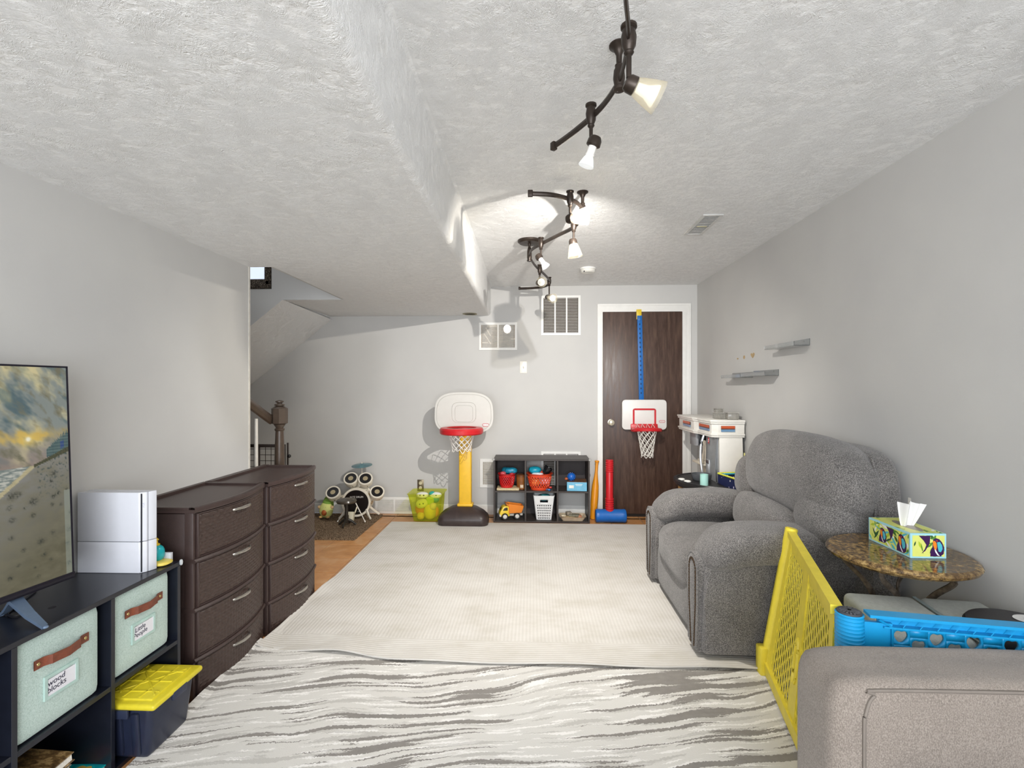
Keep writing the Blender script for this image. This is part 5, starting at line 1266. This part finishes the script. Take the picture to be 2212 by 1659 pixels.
for k, (x, y) in enumerate(((1.135, 3.80), (1.155, 3.72))):
    o = B(); o.lathe([(.001, 0), (.024, 0), (.026, .006), (.018, .012), (.001, .013)], (x, y, .5975), 20); o = o.obj('toy_plate', P('#e9e7e1', .35)); tag(o, ('small white toy disc at the back left of the black table', 'small white toy disc nearer the front edge of the black table')[k], 'toy plate', 'white discs on the black table')
# navy print organiser
t_ = thing('fabric_bin', 'navy dotted fabric bin with yellow trim behind the recliner arm', 'storage bin', (1.50, 3.625, 0), .18)
R_ = RZ(.18); c0 = Vector((1.50, 3.625, 0))
b = B()
for dx, dy, sx, sy in ((-.095, 0, .006, .25), (.095, 0, .006, .25), (0, -.125, .19, .006), (0, .125, .19, .006)): b.box(c0+R_ @ Vector((dx, dy, .49)), (sx, sy, .34), .002, 1, rot=R_)
b.box(c0+Vector((0, 0, .325)), (.19, .25, .01), rot=R_); b.obj('bin_body', mat_dots(), t_)
b = B(); b.tube([c0+R_ @ Vector((x, y, .662)) for x, y in rrect(.200, .262, .02, 4)], .0065, 6, closed=True); b.obj('rim_trim', P('#dfe04e', .6), t_)
b = B(); b.tube([c0+R_ @ Vector((x, y, .655)) for x, y in rrect(.180, .240, .02, 4)], .005, 6, closed=True); b.obj('inner_trim', P('#35b6d8', .6), t_)
b = B(); b.box(c0+Vector((0, 0, .155)), (.17, .23, .31), .004, rot=R_); b.obj('lower_frame', P('#182a63', .6), t_)
b = B(); b.tube([c0+R_ @ Vector((x, -.130, z)) for x, z in ((-.06, .640), (-.045, .60), (.0, .585), (.05, .60), (.06, .640))], .005, 6); b.obj('handle', P('#35b6d8', .6), t_)
b = B(); b.puff(c0+R_ @ Vector((.0, -.131, .56)), (.028, .004, .022), 2.2, 4); b.obj('patch', P('#86b84a', .6), t_)
t_ = thing('fabric_bin', 'low navy fabric flap bin with cyan stripe in front of the dotted bin', 'storage bin', (1.33, 3.46, 0))
b = B(); b.span((1.255, 3.435, .0), (1.40, 3.462, .568), .012); b.obj('bin_body', P('#182a6b', .75), t_)
b = B(); b.tube([(1.275, 3.432, .555), (1.33, 3.431, .535), (1.40, 3.430, .508)], .006, 6); b.obj('stripe', P('#3bb8de', .6), t_)
o = B(); o.prism([(1.605, 0), (1.652, 0), (1.652, .62), (1.628, .80), (1.622, .80)], .010, frame((0, 3.85, 0), (1, 0, 0), (0, 0, 1)), .001); o = o.obj('foam_sheet', P('#dbd68a', .6)); tag(o, 'pale yellow sheet leaning between the play kitchen and right wall', 'sheet')
o = B(); o.span((1.607, 3.742, 0), (1.652, 3.83, .725), .002); o = o.obj('cardboard_box', P('#a27b50', .7)); tag(o, 'brown cardboard box against the right wall behind the recliner', 'box')
t_ = thing('small_box', 'white box with black lid against the right wall behind the recliner', 'box', (1.63, 3.6, 0))
b = B(); b.span((1.618, 3.56, 0), (1.652, 3.70, .735), .002); b.obj('carton', P('#e3e1dc', .5), t_)
b = B(); b.span((1.612, 3.56, .735), (1.652, 3.70, .755), .002); b.obj('carton_lid', P('#26262a', .5), t_)

# acrylic wall ledges
ACR = P('#dfe2e2', .08, trans=.75, var=0)
for k, (y0, z, lab) in enumerate(((3.005, 1.556, 'clear acrylic wall ledge, the upper one nearest the camera'), (3.375, 1.384, 'clear acrylic wall ledge, lower pair, the nearer one'), (3.765, 1.378, 'clear acrylic wall ledge, lower pair, the one nearest the door'))):
    t_ = thing('acrylic_ledge', lab, 'wall shelf', (1.61, y0+.19, z), 0, 'clear acrylic ledges on the right wall')
    pf = [(1.5595, z+.026), (1.5595, z), (1.6545, z), (1.6545, z+.042), (1.651, z+.042), (1.651, z+.0035), (1.563, z+.0035), (1.563, z+.026)]
    b = B(); b.prism(pf, .375, frame((0, y0+.375, 0), (1, 0, 0), (0, 0, 1))); b.obj('ledge', ACR, t_)
    b = B(); b.tube([(x, y0, zz) for x, zz in ((1.561, z+.026), (1.561, z+.0015), (1.6528, z+.0015), (1.6528, z+.042))], .0018, 5); b.obj('polished_edge', P('#55595a', .2), t_)
    for yy in (y0+.06, y0+.31): b = B(); b.cyl((1.651, yy, z+.030), (1.6485, yy, z+.030), .004, n=8); b.obj('screw', CHROME, t_)

# ================================================================== RECLINER
t_ = thing('recliner', 'grey fabric recliner with nailhead-trimmed arms facing left', 'armchair', (1.22, 2.85, .0))
def wob(a, f=5, sd=0): return lambda q, p: q+Vector((noise.noise(p*f*.3+Vector((sd, 0, 0))), noise.noise(p*f*.3+Vector((0, sd, 4))), noise.noise(p*f*.3+Vector((9, 0, sd)))))*a
def side(y0, y1, nm):
    b = B()
    pf = [(.800, .045), (.803, .30), (.806, .44), (.83, .50), (.90, .53), (1.52, .53), (1.56, .45), (1.56, .10), (1.53, .045)]
    b.prism(pf, y1-y0, frame((0, y1, 0), (1, 0, 0), (0, 0, 1)), .022); return b.obj(nm, FAB, t_)
for yc in (2.428, 3.328):
    b = B(); w_ = .078
    pf = [(-w_*.80, 0), (w_*.80, 0), (w_*.86, .25), (w_, .37)]+[(w_*math.cos(a), .385+w_*math.sin(a)) for a in [PI*k/12 for k in range(1, 12)]]+[(-w_, .37), (-w_*.86, .25)]
    b.prism(pf, .045, frame((.777, yc, .045), (0, 1, 0), (0, 0, 1)), .008); b.obj('arm_front', FAB, t_)
side(2.335, 2.52, 'arm_panel'); side(3.24, 3.415, 'arm_panel')
def armpad(yc, w, z=.545, seed=0):
    def fn(q, p):
        q = q.copy()
        d_ = max(0, -p.x-.45)/.55
        q.z -= .05*d_**2*1.0 + (.02*d_ if p.z < 0 else 0); q.y += (p.y*.02)*d_
        q.z += .018*math.cos(p.x*2.6)*.5
        return q+Vector((0, 0, .006*noise.noise(p*2+Vector((seed, 0, 0)))))
    b = B(); b.puff((1.165, yc, z), (.365, w, .086), (3.4, 2.6, 2.6), 14, fn); return b.obj('arm_pad', FAB, t_)
a1 = armpad(2.425, .150, .548); a2 = armpad(3.315, .135, .535, 4)
b = B(); b.puff((1.43, 2.41, .515), (.16, .13, .10), 2.6, 9, wob(.01, 5, 2)); b.obj('arm_pad_rear', FAB, t_)
# nailhead arches on the arm fronts
for yc, w_ in ((2.428, .046), (3.328, .046)):
    b = B(); pts = []
    for k in range(27): pts.append((yc-w_*(.55+.45*min(1, k/15)), .065+k*.0135))
    for k in range(11): a = PI*k/10; pts.append((yc-w_*math.cos(a), .425+w_*1.05*math.sin(a)))
    for k in range(27): pts.append((yc+w_*(.45+.55*min(1, (26-k)/15)), .065+(26-k)*.0135))
    for y, z in pts:
        x = .7765
        b.ball((x, y, z), .0072, (.7, 1, 1), 4)
    b.obj('nailhead_trim', P('#4a3826', .3, metal=.8), t_, kind='stuff')
    b = B(); path_ = [(.779, yc-w_*1.32, .06), (.779, yc-w_*1.62, .41), (.779, yc-w_*1.2, .475), (.779, yc, .505), (.779, yc+w_*1.2, .475), (.779, yc+w_*1.62, .41), (.779, yc+w_*1.32, .06)]
    b.tube(smooth_path(path_, 5), .0045, 6); b.obj('piping', FAB, t_)
b = B(); b.span((.86, 2.50, .06), (1.52, 3.26, .33), .02); b.obj('seat_base', FAB, t_)
b = B(); b.puff((.845, 2.885, .170), (.040, .355, .125), (6, 8, 6), 9); b.obj('footrest', FAB, t_)
def seatfn(q, p):
    q = q.copy(); d_ = max(0, -p.x-.4)/.6
    if p.z < 0: q.z -= .075*d_
    q.z -= .045*d_**2*max(0, p.z)
    return q+Vector((0, 0, .008*noise.noise(p*2)))
b = B(); b.puff((1.075, 2.885, .365), (.290, .365, .088), (3.2, 5, 2.8), 14, seatfn); b.obj('seat_cushion', FAB, t_)
# back
def lean(k): return RY(math.radians(k))
def upper(q, p):
    q = q.copy(); q.z -= .035*abs(p.y)**3*max(0, p.z); 
    # pinched V at the lower centre
    if p.z < -.2: q.x += .05*math.exp(-((p.y+.1)/.35)**2)*(-p.z-.2)
    return q+Vector((.012*noise.noise(p*1.8), 0, .01*noise.noise(p*1.5+Vector((3, 3, 3)))))
b = B(); b.puff((1.435, 2.685, .850), (.150, .500, .222), (2.6, 3.0, 2.8), 16, upper, lean(7)); b.obj('back_cushion_upper', FAB, t_)
b = B(); b.puff((1.425, 2.385, .690), (.145, .180, .150), 2.5, 11, wob(.012, 5, 6), lean(8)); b.obj('back_wing', FAB, t_)
b = B(); b.puff((1.440, 3.215, .715), (.120, .165, .155), 2.5, 11, wob(.012, 5, 8), lean(6)); b.obj('back_wing', FAB, t_)
b = B(); b.puff((1.340, 2.825, .555), (.120, .355, .125), (2.6, 3.2, 2.6), 12, wob(.012, 5, 1), lean(6)); b.obj('lumbar_cushion', FAB, t_)
b = B(); b.puff((1.560, 2.69, .62), (.072, .485, .41), (5, 7, 5), 12, lambda q, p: Vector((q.x+(.0), q.y, q.z-.03*abs(p.y)**4*max(0, p.z)))); b.obj('back_shell', FAB, t_)
b = B(); b.tube(smooth_path([(1.50, 2.225, .45), (1.495, 2.210, .70), (1.50, 2.215, .90), (1.505, 2.25, 1.0)], 6), .005, 6); b.obj('piping', FAB, t_)
for x, y in ((1.075, 2.41), (1.075, 3.36)):
    b = B(); b.cyl((x, y-.012, .030), (x, y+.012, .030), .0165, n=20); cs = b.obj('caster_wheel', P('#9ba0a6', .3, metal=.6), t_)
    b = B(); b.cyl((x, y-.0135, .030), (x, y+.0135, .030), .008, n=12); b.obj('hub', P('#2a2c30', .4), cs)
    b = B(); b.span((x-.008, y-.02, .035), (x+.03, y+.02, .060), .003); b.obj('caster_bracket', P('#4a4542', .4, metal=.6), t_)
b = B(); b.box((.985, 2.40, .048), (.075, .03, .016), .002, rot=RZ(-.2)); b.obj('wooden_rail', P('#a8703a', .5), t_)
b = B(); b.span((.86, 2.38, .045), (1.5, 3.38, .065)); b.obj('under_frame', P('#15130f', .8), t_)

# ================================================================== SIDE TABLE, TISSUE BOX
t_ = thing('side_table', 'round brown marble-topped side table with curved metal legs by the wall', 'side table', (1.41, 1.957, 0))
MAR = mat_marble(); tc = Vector((1.412, 1.957, 0))
b = B(); b.lathe([(.001, .640), (.215, .640), (.226, .648), (.236, .652), (.2405, .662), (.236, .670), (.226, .675), (.001, .675)], tc, 72); b.obj('marble_top', MAR, t_, angle=20)
LEGM = P('#6f6459', .35, metal=.6, var=.25, scale=60)
for k in range(4):
    a = math.radians(-142+90*k)
    ca, sa = math.cos(a), math.sin(a); ta = a+math.radians(75)
    r_ = .20 if sa > 0 else .165
    p = [tc+Vector((r_*ca, r_*sa, .640)), tc+Vector((r_*.98*ca, r_*.98*sa, .60)), tc+Vector((.085*ca+.03*math.cos(ta), .085*sa+.03*math.sin(ta), .52)), tc+Vector((.045*ca, .045*sa+.02, .40)), tc+Vector((.03*math.cos(ta), .03*math.sin(ta)+.03, .28)), tc+Vector((.07*math.cos(ta), .05*math.sin(ta)+.05, .12)), tc+Vector((.16*math.cos(ta), .08*math.sin(ta)+.06, .009))]
    b = B(); b.tube(smooth_path(p, 7), .011, 8, flat=.45); b.obj('leg', LEGM, t_)
b = B(); b.lathe([(.04, .27), (.046, .28), (.04, .29), (.034, .28), (.04, .27)], tc+Vector((0, .03, 0)), 24, cap=False); b.obj('leg_ring', LEGM, t_)

tc0 = Vector((1.459, 1.988, .6752))
t_ = thing('tissue_box', 'tropical bird patterned tissue box on the marble side table', 'tissue box', tc0)
W_, D_, H_ = .129, .226, .092
b = B(); b.box(tc0+Vector((0, 0, H_/2)), (W_, D_, H_), .0012, 1); b.obj('carton', P('#a6dbe6', .4, var=.01), t_)
pal = ['#dfe57a', '#b6cc35', '#4f8a2e', '#2c5a34', '#3a1450', '#f08a24', '#4fbccb', '#eef0ee', '#c3433a']
PM = [P(h, .35, var=.02) for h in pal]
def leafpts(cx, cy, L, w, a, n=7):
    o_ = []
    for s in (1, -1):
        for k in range(n+1):
            t = k/n if s > 0 else 1-k/n
            if (s < 0 and k in (0, n)): continue
            x = (t-.5)*L; y = s*w*math.sin(PI*t); o_.append((cx+x*math.cos(a)-y*math.sin(a), cy+x*math.sin(a)+y*math.cos(a)))
    return o_
def print_face(b, M, w, h, birds, seed):
    rnd = random.Random(seed); z = [.0002]
    def clip(p): return [(max(-w/2, min(w/2, x)), max(-h/2, min(h/2, y))) for x, y in p]
    def sh(pts, mi):
        b.mi = mi; vs = [b.b.verts.new((x, y, z[0])) for x, y in clip(pts)]; z[0] += .000012
        try: f = b.b.faces.new(vs)
        except ValueError: return
        b._fin(vs, M)
    sh([(-w/2, -h/2), (w/2, -h/2), (w/2, h/2), (-w/2, h/2)], 0)
    for k in range(int(26*w/.11)):
        sh(leafpts(rnd.uniform(-w/2, w/2), rnd.uniform(-h/2, h/2), rnd.uniform(.02, .05), rnd.uniform(.002, .006), rnd.uniform(0, 3.1)), rnd.choice((1, 1, 2, 2, 3, 6, 0, 7)))
    for bx, sc, fl in birds:
        def P_(pts): return [(bx+fl*x*sc, y*sc) for x, y in pts]
        sh(P_([(-.024, -.038), (.012, -.038), (.024, -.028), (.026, -.004), (.018, .014), (.008, .026), (-.004, .030), (-.013, .024), (-.016, .012), (-.016, -.004), (-.023, -.020)]), 4)
        sh(P_([(.0, .014), (.010, .016), (.018, .004), (.020, -.010), (.014, -.022), (.006, -.020), (.003, -.006)]), 6)
        sh(P_([(-.015, .018), (-.008, .020), (-.002, .012), (.0, -.002), (-.003, -.016), (-.009, -.010), (-.014, .004)]), 5)
        sh(P_([(-.009, -.010), (-.003, -.016), (.004, -.028), (.010, -.036), (.002, -.034), (-.006, -.022)]), 7)
        sh(P_([(-.004, .021), (.0, .023), (.003, .019), (.0, .016)]), 8)
    return z
b = B(); print_face(b, frame(tc0+Vector((0, -D_/2-.0002, H_/2)), (1, 0, 0), (0, 0, 1)), W_-.014, H_-.014, [(.030, 1.0, 1)], 3)
b.mi = 4
vs = [b.b.verts.new((x, y, .0009)) for x, y in [(-.035, .038), (.006, .038), (.004, .010), (-.012, -.018), (-.026, -.028), (-.014, -.012), (-.008, .004), (-.018, .020)]]; b.b.faces.new(vs); b._fin(vs, frame(tc0+Vector((0, -D_/2-.0002, H_/2)), (1, 0, 0), (0, 0, 1)))
b.obj('printed_end', PM, t_)
b = B(); print_face(b, frame(tc0+Vector((-W_/2-.0002, 0, H_/2)), (0, -1, 0), (0, 0, 1)), D_-.014, H_-.014, [(-.030, .85, 1), (.070, 1.0, 1)], 8)
b.mi = 4
vs = [b.b.verts.new((x, y, .0009)) for x, y in [(-.010, .038), (.030, .034), (.024, .008), (.010, -.016), (.012, .002), (.004, .022)]]; b.b.faces.new(vs); b._fin(vs, frame(tc0+Vector((-W_/2-.0002, 0, H_/2)), (0, -1, 0), (0, 0, 1)))
b.obj('printed_side', PM, t_)
b = B(); print_face(b, frame(tc0+Vector((0, 0, H_+.0002)), (1, 0, 0), (0, 1, 0)), W_-.010, D_-.010, [], 12); b.obj('printed_top', PM, t_)
b = B(); b.prism([(.024*math.cos(a), .075*math.sin(a)) for a in [2*PI*k/24 for k in range(24)]], .0010, Matrix.Translation(tc0+Vector((0, -.01, H_))) ); b.obj('slot_film', P('#8d8478', .3), t_)
# tissue
b = B(); rows = []; top = tc0+Vector((.0, -.012, H_+.001))
for i in range(33):
    u = i/32*2-1; r = []
    for j in range(13):
        v = j/12; w0 = .030+.030*v**.8
        fold = -.018*v+.016*math.sin(u*5+1.0)*(.35+v*.8)+.007*math.sin(u*12)*(.3+v)
        hz = .092+.018*math.exp(-((u+.05)/.22)**4)-.004*u
        r.append(top+Vector((w0*u*.9+.004*v, fold+w0*u*.25, v*hz)))
    rows.append(r)
b.grid(rows)
o = b.obj('tissue', P('#f1f0ee', .8, var=.01), angle=70); tag(o, 'white tissue pulled up out of the patterned tissue box', 'tissue')

# ================================================================== FOAM OTTOMAN AND DRUM PAD
FO = P('#c6cac5', .95, var=.05, scale=60, bump=.5, bs=260)
t_ = thing('foam_ottoman', 'light grey fabric foam block with centre seam between the side table and blue gate', 'ottoman', (1.36, 1.70, 0), -.14)
R_ = RZ(-.14); c0 = Vector((1.378, 1.700, 0))
for sx, w_ in ((-.1235, .235), (.1085, .205)):
    b = B(); b.box(c0+R_ @ Vector((sx, 0, .28)), (w_, .34, .52), .022, 4, rot=R_); b.obj('foam_half', FO, t_)
b = B(); b.box(c0+R_ @ Vector((-.0025, 0, .537)), (.012, .33, .006), .002, 1, rot=R_); b.obj('seam', P('#93a0a0', .9), t_)
b = B(); b.box(c0+R_ @ Vector((0, 0, .012)), (.43, .32, .02), rot=R_); b.obj('base', P('#5c5f5d', .9), t_)
t_ = thing('drum_pad', 'black round-edged disc with white oval label lying on the grey foam block', 'disc', (1.46, 1.56, .5415))
b = B(); b.lathe([(.001, 0), (.135, 0), (.145, .012), (.145, .028), (.138, .038), (.001, .042)], (1.490, 1.545, .5415), 48); b.obj('disc_body', P('#252326', .45, bump=.2, bs=200), t_)
b = B(); b.lathe([(.001, .0428), (.034, .0428), (.034, .0420)], M=Matrix.Translation((1.548, 1.60, .5413)) @ Matrix.Diagonal((1.2, .9, 1, 1)), n=32, cap=False); lb = b.obj('white_label', P('#e8e8e6', .4), t_)
b = B(); b.tube([(1.535, 1.601, .5848), (1.552, 1.596, .5848), (1.558, 1.606, .5848)], .0016, 4); b.obj('tick_mark', P('#1c1c1c', .4), lb)
o = B(); o.span((1.36, 1.41, .0), (1.58, 1.50, .50), .01); o = o.obj('toy_case', P('#1d1b1e', .5)); tag(o, 'black toy case behind the blue gate panel, seen through its holes', 'case')

# ================================================================== PLAY YARD GATES
GY = P('#ecd846', .42, var=.04); GBL = P('#1496cf', .38, var=.03)
def patch(p00, p10, p01, p11):
    p00, p10, p01, p11 = map(Vector, (p00, p10, p01, p11))
    return lambda u, v: (p00*(1-u)+p10*u)*(1-v)+(p01*(1-u)+p11*u)*v
def lattice(b, F, u0, u1, v0, v1, nu, nv, r, flat=1):
    for k in range(nu+1):
        pts = []
        for j in range(nv*2+1):
            ph = (j % 4); tri = [0, .5, 0, -.5][ph]*.5
            if j % 2 == 0: off = 0
            s = 1 if k % 2 else -1
            off = [ .27, .27, -.27, -.27][j % 4]*s
            u = u0+(u1-u0)*max(0, min(1, (k+off)/nu)); v = v0+(v1-v0)*j/(nv*2)
            pts.append(F(u, v))
        b.tube(pts, r, 4, flat=flat)
def perforate(b, F, u0, u1, v0, v1, nu, nv, hole, n=16):
    for k in range(nu):
        ua = u0+(u1-u0)*k/nu; ub = u0+(u1-u0)*(k+1)/nu; dv = (v1-v0)/nv; st = (k % 2)*.5
        if st:
            for va, vb in ((v0, v0+dv*.5), (v1-dv*.5, v1)):
                b._fin([b.b.verts.new(F(*q)) for q in ()]); vs = [b.b.verts.new(F(*q)) for q in ((ua, va), (ub, va), (ub, vb), (ua, vb))]; b.b.faces.new(vs); b._fin(vs)
        for j in range(nv-(1 if st else 0)):
            va = v0+dv*(j+st); vb = va+dv; out = []; inn = []
            for q in range(n):
                a = 2*PI*q/n; c_, s_ = math.cos(a), math.sin(a); m_ = max(abs(c_), abs(s_)); x, y = c_/m_, s_/m_
                out.append(b.b.verts.new(F((ua+ub)/2+(ub-ua)/2*x, (va+vb)/2+dv/2*y)))
                x, y = hole(a); inn.append(b.b.verts.new(F((ua+ub)/2+(ub-ua)/2*x, (va+vb)/2+dv/2*y)))
            for q in range(n): b.b.faces.new([out[q], out[(q+1) % n], inn[(q+1) % n], inn[q]])
            b._fin(out+inn)
def slot_hole(a): return (.62*math.copysign(abs(math.cos(a))**.8, math.cos(a)), .80*math.sin(a))
def heart_hole(a):
    k = 1.0
    c_, s_ = math.cos(a), math.sin(a)
    if s_ >= 0: return (.80*math.copysign(abs(c_)**.6, c_), .70*s_**.8-.12*max(0, 1-abs(c_)*3.5))
    return (.80*c_*(1-.25*abs(s_)), -.80*abs(s_)**1.1)
def thick(o, t):
    md = o.modifiers.new('thickness', 'SOLIDIFY'); md.thickness = t; md.offset = 0; return o
t_ = thing('playyard_gate', 'yellow plastic playpen panel with slotted lattice, leaning by the recliner', 'playpen panel', (.99, 1.87, 0))
F = patch((1.050, 2.262, .022), (.885, 1.500, .022), (1.166, 2.262, .660), (.903, 1.500, .660))
def beam(b, pts, w, h, F_n=Vector((1, -.25, 0)).normalized()):
    rows = []
    for p in pts:
        p = Vector(p); rows.append([p-F_n*w/2+Vector((0, 0, -h/2)), p+F_n*w/2+Vector((0, 0, -h/2)), p+F_n*w/2+Vector((0, 0, h/2)), p-F_n*w/2+Vector((0, 0, h/2))])
    vs, V = b.grid(rows, closed_v=True); b.b.faces.new(V[0]); b.b.faces.new(V[-1])
b = B(); beam(b, [F(0, .978), F(1, .978)], .032, .028); beam(b, [F(0.02, .93), F(1, .93)], .010, .05); beam(b, [F(0, .035), F(1, .035)], .022, .05); b.obj('frame_rail', GY, t_, angle=30, kind='stuff')
b = B()
d_ = (F(.06, 0)-F(0, 0)); 
for uu, ww in ((.055, .06), (.49, .10), (.965, .05)):
    rows = []
    for v in [k/12 for k in range(13)]:
        q = [F(uu-ww/2, v), F(uu+ww/2, v)]; n_ = Vector((1, -.25, 0)).normalized()*.006
        rows.append([q[0]-n_, q[1]-n_, q[1]+n_, q[0]+n_])
    b.grid(rows, closed_v=True)
b.obj('frame_stile', GY, t_, angle=30, kind='stuff')
b = B(); perforate(b, F, .075, .445, .05, .92, 11, 12, slot_hole); thick(b.obj('lattice', GY, t_, kind='stuff'), .002)
b = B(); perforate(b, F, .535, .945, .05, .92, 13, 12, slot_hole); thick(b.obj('lattice', GY, t_, kind='stuff'), .002)
b = B(); nv_ = Vector((-1, .25, 0)).normalized()*.014
b.tube([F(.49+.028*math.cos(a), .40+.13*math.sin(a))+nv_*.6 for a in [2*PI*k/28 for k in range(28)]], .006, 6, closed=True); b.obj('grip_ring', GY, t_)
b = B(); b.tube([F(-.02, -.02), F(-.02, .5), F(-.02, 1.008)], .026, 16); b.tube([F(-.02, 1.0), F(-.02, 1.012)], .022, 16); b.obj('hinge_post', GY, t_, angle=40)
b = B(); p = F(-.03, 0); b.span((p.x-.030, p.y-.03, .003), (p.x+.012, p.y+.025, .13), .008); b.obj('foot', GY, t_)
t_ = thing('playyard_gate', 'blue plastic playpen panel with heart-shaped holes behind the sofa arm', 'playpen panel', (1.25, 1.42, 0))
pA = Vector((.916, 1.462, 0)); dirb = Vector((.42, -.070, 0)).normalized(); LB = .475
FB = patch(pA+dirb*.045+Vector((0, 0, .022)), pA+dirb*LB+Vector((0, 0, .022)), pA+dirb*.045+Vector((0, 0, .662)), pA+dirb*LB+Vector((0, 0, .662)))
nb = Vector((-dirb.y, dirb.x, 0))
b = B(); b.cyl(pA+Vector((0, 0, .008)), pA+Vector((0, 0, .655)), .0345, n=28)
for k in range(60): z = .03+k*.0105; b.lathe([(.034, 0), (.0365, .0028), (.0365, .0048), (.034, .0076)], (pA.x, pA.y, z), 28, cap=False)
b.obj('hinge_post', GBL, t_)
b = B(); b.cyl(pA+Vector((0, 0, .655)), pA+Vector((0, 0, .661)), .031, n=24)
for k in range(8): a = PI*k/8; b.box(pA+Vector((0, 0, .662)), (.052, .005, .004), .001, rot=RZ(a))
b.obj('star_cap', P('#4b4d52', .5), t_)
b = B(); beam(b, [FB(0, .992), FB(1, .992)], .040, .008, nb); beam(b, [FB(.07, .966)+nb*.010, FB(1, .966)+nb*.010], .005, .030, nb); beam(b, [FB(.09, .944), FB(1, .944)], .026, .005, nb); beam(b, [FB(0, .03), FB(1, .03)], .03, .05, nb); b.obj('frame_rail', GBL, t_, angle=30, kind='stuff')
b = B(); beam(b, [FB(-.02, .49), FB(.145, .49)], .012, .60, nb); beam(b, [FB(.965, .5), FB(1.0, .5)], .03, .63, nb); b.obj('end_plate', GBL, t_, angle=30, kind='stuff')
for k in range(8):
    u = .19+k*.098; b = B(); A_ = FB(u, .945); C_ = FB(u+.044, .986); b.grid([[A_-nb*.013+dirb*e, A_+nb*.006+dirb*e, C_+nb*.006+dirb*e, C_-nb*.013+dirb*e] for e in (0, .003)], closed_v=True); b.obj('rib', GBL, t_)
b = B(); b.tube([FB(.06, .975)-nb*.010, FB(.14, .945)-nb*.010, FB(.14, .05)-nb*.010], .0035, 5); b.obj('rib', GBL, t_)
b = B(); perforate(b, FB, .145, .965, .05, .942, 8, 12, heart_hole, 24); thick(b.obj('heart_lattice', GBL, t_, kind='stuff'), .009)

# ================================================================== SOFA (foreground right)
t_ = thing('sofa', 'taupe grey fabric sofa with piped square arms in the foreground, right', 'sofa', (1.18, .5, 0))
b = B(); b.puff((1.160, 1.270, .318), (.458, .094, .303), (14, 8, 12), 18, lambda q, p: q+Vector((0, 0, .003*noise.noise(p*2)))); b.obj('arm', FAB2, t_)
b = B(); pp = [(.772, 1.175, .10), (.770, 1.175, .48), (.774, 1.175, .550), (.795, 1.177, .590), (.85, 1.178, .603), (1.60, 1.178, .605)]
b.tube(smooth_path(pp, 6), .0042, 6); b.obj('piping', P('#7d756d', .9), t_)
b = B(); b.puff((1.175, -.272, .322), (.455, .098, .300), (9, 4.5, 7), 10); b.obj('arm', FAB2, t_)
b = B(); b.span((.74, -.20, .05), (1.60, 1.20, .29), .02); b.obj('seat_frame', FAB2, t_)
def cush(q, p): return q+Vector((0, 0, .018*(1-p.x**2)*(1-p.y**2)*(1 if p.z > 0 else 0)))
for yc in (.845, .155):
    b = B(); b.puff((1.165, yc, .355), (.365, .335, .078), (9, 9, 3.6), 14, cush); b.obj('seat_cushion', FAB2, t_)
    b = B(); b.tube([(1.165+x, yc+y, .398) for x, y in rrect(.715, .655, .05, 6)], .004, 6, closed=True); b.obj('piping', P('#7d756d', .9), t_)
b = B(); b.puff((1.565, .5, .47), (.075, .68, .38), (5, 8, 5), 10); b.obj('backrest', FAB2, t_)
for x in (.78, 1.56):
    for y in (-.30, 1.30): b = B(); b.cyl((x, y, .008), (x, y, .06), .02, .026, 12); b.obj('leg', P('#2b211b', .4), t_)
